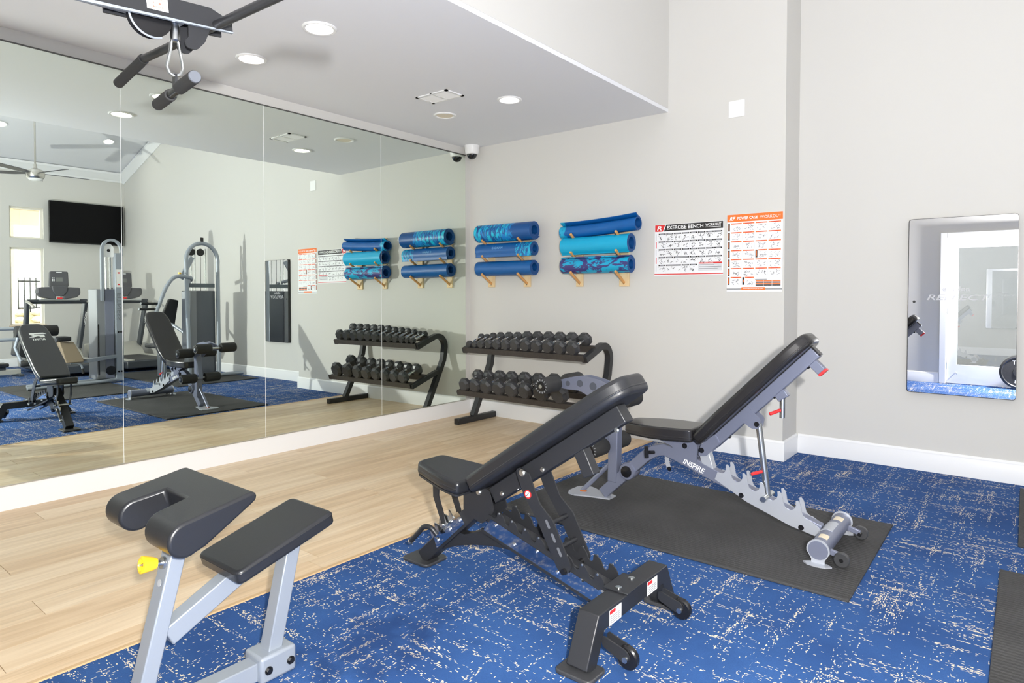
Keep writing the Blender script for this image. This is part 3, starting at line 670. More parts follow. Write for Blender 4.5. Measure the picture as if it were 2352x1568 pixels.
roll('fat rolled yoga mat with marbled blue and cyan swirls near the mirror', 0.205, 0.905, 1.868, 0.092, 3.2, 0.011, sw1, start=-0.9, flap=0.03, yc=5.008)
roll('rolled blue yoga mat with a pale logo and loose hanging edge', 0.200, 0.895, 1.692, 0.073, 3.2, 0.009, sw2, start=math.pi + 0.35, flap=0.045, yc=5.022)
lg = bpy.data.objects['yoga_mat.001'] if 'yoga_mat.001' in bpy.data.objects else None
if lg: lettering('logo_print', 'G GAIAM', (0.42, 5.022 - 0.0745, 1.70), X, Vector((0, 0.18, 1)), mat('pale_blue_print', (130, 190, 236), 0.5), lg, width=0.135, height=0.022)
roll('plain dark blue rolled yoga mat on the lowest pegs near the mirror', 0.195, 0.900, 1.513, 0.078, 3.6, 0.0085, mat_blue, start=0.6, yc=5.016)
roll('sagging loosely rolled blue yoga mat with cyan ends', 1.215, 1.985, 1.838, 0.066, 1.6, 0.008, sw5, start=1.3, flap=0.06, squash=0.92, tilt=0.040, bend=0.006, flare=0.05, yc=5.026)
roll('bright cyan rolled yoga mat with small dark specks', 1.245, 1.930, 1.696, 0.083, 2.8, 0.009, sw4, start=-2.2, tilt=0.006, flap=0.02, flare=0.03, yc=5.014)
roll('cyan and purple patterned rolled yoga mat on the lowest pegs', 1.235, 1.925, 1.517, 0.080, 3.4, 0.009, sw3, start=1.9, flap=0.02, yc=5.018)

# ================================================================== DUMBBELL RACK
UX0, UX1 = 0.335, 1.695
rk = thing('dumbbell_rack', 'black two tier dumbbell rack in the mirror corner', 'rack', (1.0, 4.82, 0))
for ux in (UX0, UX1):
    obj('foot', B().beam((ux, 4.535, 0.028), (ux, 5.085, 0.028), 0.056, 0.056, X), black_m, rk, bevel=0.006)
    c = [Vector((ux, 4.772, 0.05)), Vector((ux, 5.030, 0.545))] + [Vector((ux, y, z)) for y, z in arc((4.936, 0.690), 0.118, -18, 112, 10)] + [Vector((ux, 4.640, 0.705))]
    obj('upright', B().rtube(c, 0.052, 0.052, X), black_m, rk, smooth=30)
    obj('lower_arm', B().beam((ux, 4.560, 0.300), (ux, 4.935, 0.425), 0.050, 0.046, X), black_m, rk, bevel=0.004)
    for y in (4.534, 5.086): obj('foot_cap', B().box((ux - 0.029, min(y, y - 0.006 if y < 4.6 else y), 0.0), (ux + 0.029, y + 0.006 if y > 4.6 else y + 0.004, 0.057)), blackgl_m, rk, bevel=0.003)
TA = math.radians(18.5); td = Vector((0, math.cos(TA), math.sin(TA))); tn = Vector((0, -math.sin(TA), math.cos(TA)))
def tier(o, name):
    for s_, l_ in ((0.012, 'front'), (0.215, 'rear')):
        q = o + td * s_; obj('tray_rail', B().prism([(-0.018, -0.040), (-0.012, -0.040), (-0.012, -0.006), (0.046, -0.006), (0.046, 0.0), (-0.012, 0.0), (-0.012, 0.014), (-0.018, 0.014)], q, td, tn, X, UX0 - 0.0, UX1 + 0.0), tray_m, rk, smooth=0)
T1o, T2o = Vector((0, 4.628, 0.728)), Vector((0, 4.545, 0.325))
tier(T1o, 'upper'); tier(T2o, 'lower')
DB = {}
def dumbbell(label, x, o, r, hl, gap):
    key = (r, hl, gap)
    L = gap + 2 * hl
    c = o + td * (0.125) + tn * (r + 0.002); base = Vector((x, c.y, c.z))
    t = thing('dumbbell', label, 'dumbbell', base, 'rubber dumbbells on the rack')
    if key not in DB:
        hs_ = []
        for sg in (-1, 1):
            b = B(); prof = [(r * 0.45, gap / 2), (r * 0.86, gap / 2 + hl * 0.18), (r, gap / 2 + hl * 0.36), (r, gap / 2 + hl * 0.72), (r * 0.72, gap / 2 + hl)]
            ringsv = []
            for rr, h in prof:
                for k in range(8):
                    a = math.pi / 8 + k * math.pi / 4; ringsv.append(X * (rr * math.cos(a) / math.cos(math.pi / 8) * 0.96) + tn * (rr * math.sin(a) / math.cos(math.pi / 8) * 0.96) + td * (h * sg))
            fs = [(i * 8 + k, i * 8 + (k + 1) % 8, (i + 1) * 8 + (k + 1) % 8, (i + 1) * 8 + k) for i in range(4) for k in range(8)] + [tuple(range(8)), tuple(range(32, 40))]
            b.add(ringsv, fs); me = mesh('head', b, rubber_m, smooth=0); fix(me); hs_.append(me)
        hb = B().tube([td * q for q in (-gap * 0.5, -gap * 0.42, -gap * 0.2, 0, gap * 0.2, gap * 0.42, gap * 0.5)], [0.016, 0.0125, 0.0145, 0.016, 0.0145, 0.0125, 0.016], 14)
        hm = mesh('handle', hb, chrome_m); fix(hm)
        lb = B().box((-0.001, 0, 0), (0.001, 0, 0))
        DB[key] = (hs_, hm)
    for me in DB[key][0]:
        q = bpy.data.objects.new('head', me); COL.objects.link(q); q.parent = t
    q = bpy.data.objects.new('handle', DB[key][1]); COL.objects.link(q); q.parent = t
ORD = ['first', 'second', 'third', 'fourth', 'fifth', 'sixth', 'seventh', 'eighth', 'ninth', 'tenth', 'eleventh', 'twelfth']
xs1 = [0.398, 0.472, 0.553, 0.648, 0.750, 0.855, 0.968, 1.088, 1.210, 1.334, 1.460, 1.588]
rs1 = [0.034, 0.034, 0.042, 0.047, 0.050, 0.052, 0.058, 0.060, 0.061, 0.062, 0.0625, 0.063]
for i, (x, r) in enumerate(zip(xs1, rs1)): dumbbell('black octagonal rubber dumbbell, %s from the mirror on the upper tier' % ORD[i], x, T1o, r, 0.055 + i // 2 * 0.004, 0.125)
xs2 = [0.432, 0.564, 0.706, 0.852, 1.003, 1.158, 1.330, 1.520]
rs2 = [0.064, 0.066, 0.070, 0.072, 0.0745, 0.076, 0.080, 0.083]
for i, (x, r) in enumerate(zip(xs2, rs2)): dumbbell('heavy black octagonal rubber dumbbell, %s from the mirror on the lower tier' % ORD[i], x, T2o, r, 0.078 + i // 2 * 0.004, 0.120)

# ================================================================== RUBBER MATS
def floor_mat(label, x0, y0, x1, y1):
    o = obj('exercise_mat', B().box((x0, y0, -0.001), (x1, y1, 0.011)), rmat_m, loc=((x0 + x1) / 2, (y0 + y1) / 2, 0), bevel=0.003)
    return props(o, label, 'rubber mat', 'black rubber equipment mats')
floor_mat('black ribbed rubber mat under the slate grey adjustable bench', 2.172, 2.935, 4.020, 4.060)
floor_mat('black ribbed rubber mat under the leg machine', 4.490, 2.50, 6.50, 3.710)
floor_mat('black ribbed rubber mat under the chest press machine', 4.552, 4.125, 7.00, 5.345)

# ================================================================== BLACK ADJUSTABLE BENCH (along x, centre y = 2.14)
def bolt(p, n, r, m, parent, name='bolt', h=0.006):
    p, n = Vector(p), Vector(n).normalized(); b = B().cyl(p, p + n * 0.003, r * 1.35, seg=16).cyl(p + n * 0.003, p + n * (0.003 + h), r, seg=6)
    return obj(name, b, m, parent)
YA = 2.14
ba = thing('adjustable_bench', 'matte black adjustable weight bench with ladder and wheels on the carpet', 'bench', (2.95, YA, 0))
def P3(x, y, z): return Vector((x, YA + y, z))
# seat pad
sd = Vector((0.30, 0, -0.032)).normalized(); sn = Vector((-sd.z, 0, sd.x))
seat_o = Vector((2.395, YA, 0.492))
outl = rounded([(0, -0.085), (0.22, -0.142), (0.315, -0.142), (0.325, 0), (0.315, 0.142), (0.22, 0.142), (0, 0.085)], [0.035, 0.05, 0.02, 0.01, 0.02, 0.05, 0.035], 5)
obj('seat', B().prism(outl, seat_o, sd, Y, sn, -0.058, 0.0), vinyl_m, ba, bevel=0.017, seg=4)
obj('seat_welt', B().prism([(x * 0.99 + 0.0015, y * 1.012) for x, y in outl], seat_o, sd, Y, sn, -0.036, -0.030), vinyl_m, ba, bevel=0.002)
obj('seat_board', B().prism([(x * 0.96 + 0.006, y * 0.95) for x, y in outl], seat_o, sd, Y, sn, -0.066, -0.057), black_m, ba, smooth=30)
# back pad
AN = math.radians(34.3); bd = Vector((math.cos(AN), 0, math.sin(AN))); bn = Vector((-bd.z, 0, bd.x)); back_o = Vector((2.765, YA, 0.418))
bol = rounded([(0.0, -0.125), (0.12, -0.142), (0.55, -0.142), (0.80, -0.125), (0.875, -0.085), (0.875, 0.085), (0.80, 0.125), (0.55, 0.142), (0.12, 0.142), (0.0, 0.125)], [0.02, 0.08, 0.1, 0.06, 0.04, 0.04, 0.06, 0.1, 0.08, 0.02], 5)
bk = obj('backrest', B().prism(bol, back_o, bd, Y, bn, 0.0, 0.074), vinyl_m, ba, bevel=0.020, seg=4)
obj('back_welt', B().prism([((x - 0.43) * 1.004 + 0.43, y * 1.012) for x, y in bol], back_o, bd, Y, bn, 0.022, 0.029), vinyl_m, ba, bevel=0.0025)
lg = put_text(B(), 'RITFIT', back_o + bd * 0.585 + bn * 0.0748 + Y * 0.058, -Y, bd, width=0.115, height=0.030, bold=0.04)
lg.prism([(0.0, 0.0), (0.045, 0.0), (0.045, 0.022), (0.068, 0.022), (0.098, 0.0), (0.14, 0.0), (0.10, 0.030), (0.125, 0.048), (0.125, 0.078), (0.0, 0.078), (-0.022, 0.055), (0.085, 0.055), (0.085, 0.045), (0.0, 0.045)], back_o + bd * 0.632 + bn * 0.0742 + Y * 0.066, -Y, bd, bn, 0, 0.0006)
obj('logo_print', lg, whitep_m, bk, smooth=0)
# spine beam under the back pad
obj('back_beam', B().beam(back_o + bd * 0.02 - bn * 0.040, back_o + bd * 0.770 - bn * 0.036, 0.064, 0.070, Y), black_m, ba, bevel=0.004)
obj('head_block', B().beam(back_o + bd * 0.520 - bn * 0.066, back_o + bd * 0.508 - bn * 0.170, 0.050, 0.052, Y), black_m, ba, bevel=0.004)
for u, v_ in ((0.08, -0.055), (0.33, -0.058), (0.72, -0.078)): bolt(back_o + bd * u + bn * v_ - Y * 0.031, -Y, 0.007, steel_m, ba)
obj('scale_print', B().box((0, 0, 0), (0, 0, 0)).prism([(0.165, -0.075), (0.172, -0.075), (0.172, -0.010), (0.165, -0.010)], back_o, bd, bn, Y, -0.0312, -0.0302).prism([(0.180, -0.075), (0.183, -0.075), (0.183, -0.010), (0.180, -0.010)], back_o, bd, bn, Y, -0.0312, -0.0302), whitep_m, ba, smooth=0)
# hub brackets, rear leg, spine rail
for sy in (-1, 1):
    obj('hub_plate', B().prism(rounded([(2.655, 0.300), (2.765, 0.270), (2.83, 0.335), (2.80, 0.425), (2.74, 0.432), (2.655, 0.395)], 0.02), (0, YA + sy * 0.044, 0), X, Z, Y, -0.003, 0.003), black_m, ba, smooth=20)
    bolt((2.745, YA + sy * 0.047, 0.405), (0, sy, 0), 0.009, steel_m, ba)
obj('rear_leg', B().rtube([P3(2.375, 0, 0.02), P3(2.735, 0, 0.345)], 0.070, 0.066, Y), black_m, ba, bevel=0.004)
obj('rear_foot', B().prism(rounded([(-0.085, -0.075), (0.085, -0.075), (0.085, 0.075), (-0.085, 0.075)], 0.03), (2.365, YA, 0), X, Y, Z, 0.0, 0.014), rubber_m, ba, bevel=0.004)
obj('gusset', B().prism([(2.49, 0.085), (2.60, 0.130), (2.70, 0.158), (2.80, 0.178), (2.90, 0.186), (2.96, 0.182), (2.86, 0.235), (2.80, 0.238), (2.735, 0.226), (2.68, 0.205), (2.64, 0.190), (2.60, 0.190)], (0, YA, 0), X, Z, Y, -0.024, 0.024), black_m, ba, smooth=20)
RL0, RL1 = P3(2.70, 0, 0.318), P3(3.42, 0, 0.128); rdv = (RL1 - RL0).normalized(); rnv = Vector((-rdv.z, 0, rdv.x))
obj('spine_rail', B().beam(RL0, RL1, 0.046, 0.050, Y), black_m, ba, bevel=0.003)
# toothed ladder plates with bright steel cheeks
def teeth(n, L, pitch, base, h):
    pts = [(0, -base), (L, -base), (L, 0.004)]
    for i in reversed(range(n)):
        x = i * pitch + 0.03; pts += [(x + pitch * 0.99, 0.0), (x + pitch * 0.88, 0.004), (x + pitch * 0.78, h * 0.45), (x + pitch * 0.60, h * 0.80), (x + pitch * 0.36, h), (x + pitch * 0.20, h), (x + pitch * 0.16, h * 0.8), (x + pitch * 0.20, h * 0.3), (x + pitch * 0.10, 0.0)]
    return pts + [(0, 0.0)]
lad_o = P3(2.80, 0, 0.300)
for sy in (-1, 1):
    lp = obj('ladder_plate', B().prism(teeth(8, 0.60, 0.070, 0.034, 0.034), lad_o + Y * (sy * 0.052) + rnv * 0.024, rdv, rnv, Y, -0.003, 0.003), black_m, ba, smooth=0)
    obj('steel_cheek', B().prism([(-0.005, -0.074), (0.62, -0.074), (0.60, -0.022), (0.02, -0.010)], lad_o + Y * (sy * 0.0575) + rnv * 0.024, rdv, rnv, Y, -0.0015, 0.0015), mat('polished_steel', (205, 208, 212), 0.06, 1.0), ba, smooth=0)
    obj('edge_strip', B().prism([(-0.02, -0.086), (0.625, -0.086), (0.625, -0.074), (-0.02, -0.074)], lad_o + Y * (sy * 0.054) + rnv * 0.024, rdv, rnv, Y, -0.006, 0.006), black_m, ba, smooth=0)
    for u in (0.05, 0.16, 0.27, 0.38, 0.49, 0.58): bolt(lad_o + rdv * u + rnv * (0.0 if int(u * 100) % 2 else -0.030) + Y * (sy * 0.059), (0, sy, 0), 0.006 if u < 0.55 else 0.011, chrome_m, ba)
    for i in range(8): bolt(lad_o + rdv * (0.054 + 0.070 * i) + rnv * 0.056 + Y * (sy * 0.055), (0, sy, 0), 0.0032, steel_m, lp, 'rivet', 0.002)
# support arms from spine beam down to the ladder
for sy in (-1, 1):
    o_ = (0, YA + sy * 0.070, 0)
    pts = [(2.985, 0.560), (3.030, 0.545), (3.085, 0.430), (3.150, 0.375), (3.235, 0.215), (3.210, 0.180), (3.175, 0.190), (3.085, 0.345), (3.005, 0.455), (2.965, 0.545)]
    ar = obj('support_arm', B().prism(rounded(pts, 0.010, 2), o_, X, Z, Y, -0.0035, 0.0035), black_m, ba, smooth=20)
    bolt((3.000, YA + sy * 0.0735, 0.540), (0, sy, 0), 0.011, steel_m, ba)
    for k in range(3): obj('slot', B().prism(rounded([(-0.018, -0.006), (0.018, -0.006), (0.018, 0.006), (-0.018, 0.006)], 0.005, 3), Vector((3.125 + 0.028 * k, YA + sy * 0.0737, 0.360 - 0.048 * k)), Vector((0.5, 0, -0.866)), Vector((0.866, 0, 0.5)), Y, -0.0004, 0.0004), mat('slot_grey', (96, 98, 102), 0.5), ar, smooth=0)
for x, z in ((3.12, 0.355), (3.165, 0.270)): obj('arm_tie', B().cyl(P3(x, -0.068, z), P3(x, 0.068, z), 0.010, seg=12), black_m, ba)
obj('ladder_pin', B().cyl(P3(3.205, -0.088, 0.197), P3(3.205, 0.088, 0.197), 0.011, seg=14), blackgl_m, ba)
sk = obj('warning_sticker', B().cyl(P3(3.028, -0.0736, 0.458), P3(3.028, -0.0742, 0.458), 0.017, seg=24), redp_m, ba); 
obj('sticker_face', B().cyl(P3(3.028, -0.0742, 0.458), P3(3.028, -0.0746, 0.458), 0.012, seg=20), whitep_m, sk)
obj('sticker_slash', B().beam(P3(3.022, -0.0748, 0.450), P3(3.034, -0.0748, 0.466), 0.003, 0.0006, Vector((0.8, 0, -0.6))), blackp_m, sk, smooth=0)
# seat struts and adjusting hook
for sy in (-1, 1):
    obj('seat_strut', B().prism([(2.475, 0.425), (2.515, 0.425), (2.512, 0.345), (2.560, 0.225), (2.535, 0.215), (2.478, 0.335)], (0, YA + sy * 0.055, 0), X, Z, Y, -0.003, 0.003), black_m, ba, smooth=20)
obj('seat_rod', B().cyl(P3(2.545, -0.075, 0.222), P3(2.545, 0.075, 0.222), 0.009, seg=12), steel_m, ba)
obj('seat_ladder', B().prism([(0.14, 0.03), (0.32, 0.03), (0.32, 0.075), (0.30, 0.05), (0.28, 0.075), (0.26, 0.05), (0.24, 0.075), (0.22, 0.05), (0.20, 0.075), (0.18, 0.05), (0.15, 0.062)], P3(2.375, 0, 0.02), Vector((0.742, 0, 0.670)), Vector((-0.670, 0, 0.742)), Y, -0.045, -0.039), steel_m, ba, smooth=0)
obj('steel_cheek', B().prism([(0.13, -0.02), (0.36, -0.02), (0.36, 0.04), (0.15, 0.04)], P3(2.375, 0, 0.02), Vector((0.742, 0, 0.670)), Vector((-0.670, 0, 0.742)), Y, -0.0405, -0.037), MATS['polished_steel'], ba, smooth=0)
for u in (0.16, 0.26, 0.34): bolt(P3(2.375, -0.0405, 0.02) + Vector((0.742, 0, 0.670)) * u + Vector((-0.670, 0, 0.742)) * 0.008, (0, -1, 0), 0.010, chrome_m, ba)
hk = smooth_path([P3(2.505, -0.06, 0.165), P3(2.478, -0.072, 0.195), P3(2.438, -0.076, 0.192), P3(2.405, -0.076, 0.160), P3(2.350, -0.076, 0.105)], 6)
hd = obj('handle', B().tube(hk, 0.0115, 12), black_m, ba); obj('handle_cap', B().cyl(P3(2.352, -0.076, 0.107), P3(2.343, -0.076, 0.098), 0.0125, seg=14), steel_m, hd)
# front stabiliser
obj('front_bar', B().rtube([P3(3.43, -0.315, 0.012), P3(3.43, -0.245, 0.150), P3(3.43, 0.245, 0.150), P3(3.43, 0.315, 0.012)], 0.080, 0.064, X), black_m, ba, bevel=0.004)
for sy in (-1, 1): obj('front_foot', B().prism(rounded([(-0.07, -0.055), (0.07, -0.055), (0.07, 0.055), (-0.07, 0.055)], 0.022), (3.43, YA + sy * 0.318, 0), X, Y, Z, 0.0, 0.015), rubber_m, ba, bevel=0.004)
pl_ = obj('joint_plate', B().box((3.375, YA - 0.075, 0.182), (3.475, YA + 0.075, 0.189)), black_m, ba, bevel=0.002)
for sy in (-1, 1): bolt((3.425, YA + sy * 0.050, 0.189), (0, 0, 1), 0.009, steel_m, ba, 'cap_bolt', 0.002)
for sy, yy in ((-1, -0.155), (1, 0.130)):
    lb_ = obj('caution_label', B().box((3.4705, YA + yy - 0.042, 0.120), (3.4712, YA + yy + 0.042, 0.172)), stick_m, ba, smooth=0)
    pr = B().box((3.4712, YA + yy - 0.040, 0.158), (3.4714, YA + yy + 0.0, 0.170)); pr.m = 1
    for k in range(4): pr.box((3.4712, YA + yy - 0.036, 0.126 + k * 0.007), (3.4714, YA + yy + 0.036 - 0.008 * (k % 2), 0.1285 + k * 0.007))
    obj('label_print', pr, [redp_m, mat('grey_print', (150, 150, 150), 0.6)], lb_, smooth=0)
    yw = YA + sy * 0.215
    for k in (-1, 1): obj('wheel_bracket', B().prism(rounded([(0, -0.018), (0.085, -0.050), (0.105, -0.025), (0.09, -0.005), (0, 0.018)], 0.010, 3), (3.465, yw + k * 0.018, 0.085), X, Z, Y, -0.003, 0.003), black_m, ba, smooth=20)
    wh = obj('wheel', B().lathe([(0.012, -0.013), (0.034, -0.013), (0.039, -0.008), (0.039, 0.008), (0.034, 0.013), (0.012, 0.013)], (3.552, yw, 0.050), Y, 28), blackgl_m, ba)
    obj('axle', B().cyl((3.552, yw - 0.026, 0.050), (3.552, yw + 0.026, 0.050), 0.010, seg=12), steel_m, wh)

# ================================================================== SLATE GREY BENCH (along x, centre y = 3.48, on its mat)
YG, MZ = 3.48, 0.012
bg = thing('adjustable_bench', 'slate grey adjustable bench with roller pads and red pull pins', 'bench', (3.1, YG, MZ))
def G3(x, y, z): return Vector((x, YG + y, z))
gd = Vector((1, 0, 0.03)).normalized(); gn = Vector((-gd.z, 0, gd.x)); gs_o = Vector((2.735, YG, 0.512))
gout = rounded([(0, -0.085), (0.20, -0.150), (0.40, -0.125), (0.43, -0.115), (0.43, 0.115), (0.40, 0.125), (0.20, 0.150), (0, 0.085)], [0.04, 0.08, 0.05, 0.02, 0.02, 0.05, 0.08, 0.04], 5)
obj('seat', B().prism(gout, gs_o, gd, Y, gn, -0.072, 0.0), vinylg_m, bg, bevel=0.018, seg=4)
obj('seat_welt', B().prism([((x - 0.2) * 1.01 + 0.2, y * 1.012) for x, y in gout], gs_o, gd, Y, gn, -0.052, -0.045), vinylg_m, bg, bevel=0.002)
G_ = math.radians(46.0); hdv = Vector((math.cos(G_), 0, math.sin(G_))); hn = Vector((-hdv.z, 0, hdv.x)); hb_o = Vector((3.200, YG, 0.440))
hol = rounded([(0.0, -0.105), (0.15, -0.142), (0.70, -0.138), (0.815, -0.10), (0.815, 0.10), (0.70, 0.138), (0.15, 0.142), (0.0, 0.105)], [0.02, 0.1, 0.08, 0.06, 0.06, 0.08, 0.1, 0.02], 5)
obj('backrest', B().prism(hol, hb_o, hdv, Y, hn, 0.0, 0.068), vinylg_m, bg, bevel=0.019, seg=4)
obj('back_welt', B().prism([((x - 0.41) * 1.004 + 0.41, y * 1.012) for x, y in hol], hb_o, hdv, Y, hn, 0.016, 0.023), vinylg_m, bg, bevel=0.002)
obj('back_beam', B().beam(hb_o + hdv * 0.03 - hn * 0.031, hb_o + hdv * 0.775 - hn * 0.031, 0.056, 0.058, Y), gun_m, bg, bevel=0.004)
obj('beam_cap', B().beam(hb_o + hdv * 0.775 - hn * 0.031, hb_o + hdv * 0.783 - hn * 0.031, 0.052, 0.054, Y), blackgl_m, bg, bevel=0.002)
obj('stub_tube', B().beam(hb_o + hdv * 0.725 - hn * 0.055, hb_o + hdv * 0.725 - hn * 0.118, 0.045, 0.045, Y), gun_m, bg, bevel=0.003)
obj('stub_cap', B().beam(hb_o + hdv * 0.725 - hn * 0.117, hb_o + hdv * 0.725 - hn * 0.130, 0.047, 0.047, Y), red_m, bg, bevel=0.003)
for u in (0.69, 0.46, 0.13): bolt(hb_o + hdv * u - hn * 0.058, -hn, 0.008, blackgl_m, bg)
# hook hanger half way up
obj('hook_bracket', B().beam(hb_o + hdv * 0.500 - hn * 0.055, hb_o + hdv * 0.500 - hn * 0.090 - Z * 0.01, 0.046, 0.060, Y), gun_m, bg, bevel=0.004)
hp = hb_o + hdv * 0.485 - hn * 0.090
obj('hook_post', B().cyl(hp, hp - Z * 0.100, 0.014, seg=18), steel_m, bg)
obj('pin_handle', B().cyl(hp + Vector((-0.008, -0.012, -0.060)), hp + Vector((-0.045, -0.060, -0.078)), 0.0085, seg=14), red_m, bg, bevel=0.003)
# strut with pull pin
kt = hb_o + hdv * 0.300 - hn * 0.105
for sy in (-1, 1):
    obj('knuckle_plate', B().prism(rounded([(0.245, -0.010), (0.330, -0.010), (0.335, -0.100), (0.290, -0.130), (0.262, -0.105)], 0.015, 3), hb_o + Y * (sy * 0.031), hdv, hn, Y, -0.003, 0.003), gun_m, bg, smooth=20)
    bolt(kt + Y * (sy * 0.034), (0, sy, 0), 0.010, blackgl_m, bg)
kb = G3(3.533, 0, 0.208)
obj('strut', B().cyl(kt, kb, 0.0165, seg=20), steel_m, bg)
obj('strut_pin', B().cyl(kb - Y * 0.075, kb + Y * 0.075, 0.014, seg=18), steel_m, bg)
kp = kt + (kb - kt) * 0.66
obj('pin_handle', B().cyl(kp + Vector((-0.010, -0.012, 0)), kp + Vector((-0.050, -0.055, -0.012)), 0.0085, seg=14), red_m, bg, bevel=0.003)
# main spine: bent tube from the rear foot up, over and down to the front roller base
mp = [G3(2.560, 0, 0.035)] + [G3(x, 0, z) for x, z in ((2.735, 0.205), (2.845, 0.312), (2.905, 0.352), (2.960, 0.368), (3.030, 0.350))] + [G3(3.790, 0, 0.088)]
obj('main_spine', B().rtube(mp, 0.052, 0.066, Y), gun_m, bg, bevel=0.004)
md_ = (mp[-1] - mp[-2]).normalized(); mn_ = Vector((-md_.z, 0, md_.x))
obj('brand_print', put_text(B(), 'INSPIRE', G3(3.085, -0.0265, 0.330) - mn_ * 0.020, md_, mn_, width=0.128, height=0.031, bold=0.02, shear=0.15), whitep_m, bg, smooth=0)
for sy in (-1, 1):
    obj('pivot_plate', B().prism(rounded([(3.050, 0.350), (3.160, 0.320), (3.165, 0.425), (3.120, 0.455), (2.98, 0.440)], 0.012, 3), (0, YG + sy * 0.030, 0), X, Z, Y, -0.003, 0.003), gun_m, bg, smooth=20)
    obj('seat_link', B().prism(rounded([(2.93, 0.430), (3.06, 0.385), (3.115, 0.392), (3.120, 0.432), (3.05, 0.448)], 0.015, 3), (0, YG + sy * 0.037, 0), X, Z, Y, -0.003, 0.003), gun_m, bg, smooth=20)
    bolt((3.095, YG + sy * 0.040, 0.413), (0, sy, 0), 0.011, blackgl_m, bg)
    obj('hinge_plate', B().prism(rounded([(3.170, 0.370), (3.215, 0.372), (3.290, 0.455), (3.262, 0.500), (3.185, 0.432)], 0.014, 3), (0, YG + sy * 0.032, 0), X, Z, Y, -0.003, 0.003), gun_m, bg, smooth=20)
    bolt((3.190, YG + sy * 0.035, 0.402), (0, sy, 0), 0.011, blackgl_m, bg)
    gp = []
    for i in reversed(range(5)):
        x = 0.02 + i * 0.094; gp += [(x + 0.093, 0.032), (x + 0.080, 0.030), (x + 0.062, 0.037), (x + 0.050, 0.053), (x + 0.040, 0.072), (x + 0.028, 0.088), (x + 0.014, 0.096), (x + 0.007, 0.090), (x + 0.015, 0.072), (x + 0.016, 0.054), (x + 0.006, 0.038)]
    gp = [(0, -0.012), (0.19, -0.040), (0.42, -0.042), (0.58, -0.022), (0.60, -0.006), (0.53, 0.024)] + gp + [(0.0, 0.03)]
    lp = obj('ladder_plate', B().prism(gp, G3(3.270, sy * 0.034, 0.268), md_, mn_, Y, -0.003, 0.003), gunl_m, bg, smooth=20)
    for u in (0.155, 0.47): bolt(G3(3.270, sy * 0.037, 0.268) + md_ * u - mn_ * 0.022, (0, sy, 0), 0.010, blackgl_m, bg)
obj('hinge_post', B().beam(G3(3.235, 0, 0.270), G3(3.195, 0, 0.400), 0.050, 0.058, Y), gunl_m, bg, bevel=0.004)
obj('brace_bar', B().beam(G3(3.10, 0, 0.350), G3(3.24, 0, 0.300), 0.046, 0.03, Y), gun_m, bg, bevel=0.003)
obj('seat_stop', B().prism(rounded([(-0.012, 0), (0.012, 0), (0.016, -0.05), (0.03, -0.09), (0.008, -0.095), (-0.01, -0.05)], 0.006, 2), G3(2.975, -0.01, 0.345), X, Z, Y, -0.003, 0.003), gunl_m, bg, smooth=20)
bolt(G3(2.994, -0.015, 0.262), (0, -1, 0), 0.009, blackgl_m, bg)
# leg developer at the rear: upright, foot plate, cam and foam rollers
obj('foot_plate', B().prism([(x, y) for x, y in ((2.335, 3.43), (2.36, 3.385), (2.41, 3.375), (2.47, 3.40), (2.52, 3.415), (2.62, 3.44), (2.62, 3.52), (2.52, 3.545), (2.47, 3.56), (2.41, 3.585), (2.36, 3.575), (2.335, 3.53))], (0, 0, 0), X, Y, Z, MZ, MZ + 0.008), gunl_m, bg, smooth=20)
obj('upright', B().beam(G3(2.630, 0, 0.120), G3(2.640, 0, 0.640), 0.062, 0.062, Y), gun_m, bg, bevel=0.005)
obj('upright_brace', B().cyl(G3(2.405, 0, 0.022), G3(2.615, 0, 0.235), 0.014, seg=16), gun_m, bg)
obj('rust_weld', B().sphere((2.415, YG - 0.006, MZ + 0.009), 0.020, 12, 6, (1.2, 1, 0.25)), mat('rust', (186, 104, 46), 0.9), bg)
obj('cam', B().lathe([(0.018, -0.044), (0.046, -0.044), (0.050, -0.038), (0.050, 0.038), (0.046, 0.044), (0.018, 0.044)], G3(2.735, 0, 0.205), Y, 28), gun_m, bg)
obj('cam_cap', B().lathe([(0.034, 0.044), (0.034, 0.050), (0.012, 0.056), (0.001, 0.056)], G3(2.735, 0, 0.205), -Y, 24), blackgl_m, bg)
obj('pop_knob', B().cyl(G3(2.905, -0.03, 0.345), G3(2.885, -0.085, 0.352), 0.010, seg=12).cyl(G3(2.886, -0.082, 0.322), G3(2.884, -0.086, 0.385), 0.012, seg=12), blackgl_m, bg)
arm = [(2.645, 0.585), (2.672, 0.630), (2.640, 0.690), (2.560, 0.730), (2.440, 0.750), (2.320, 0.730), (2.240, 0.705), (2.225, 0.665), (2.300, 0.655), (2.400, 0.655), (2.500, 0.615), (2.590, 0.570)]
for sy in (-1, 1):
    ap = obj('roller_arm', B().prism(rounded(arm, 0.015, 3), G3(0, sy * 0.034, 0) - X * 0, X, Z, Y, -0.004, 0.004), gun_m, bg, smooth=20)
    for x, z, r in ((2.315, 0.692, 0.017), (2.405, 0.700, 0.022), (2.500, 0.690, 0.025)): obj('cut_out', B().cyl((x, YG + sy * 0.034 - 0.0046, z), (x, YG + sy * 0.034 + 0.0046, z), r, seg=20), mat('hole_shade', (70, 74, 84), 0.6), ap)
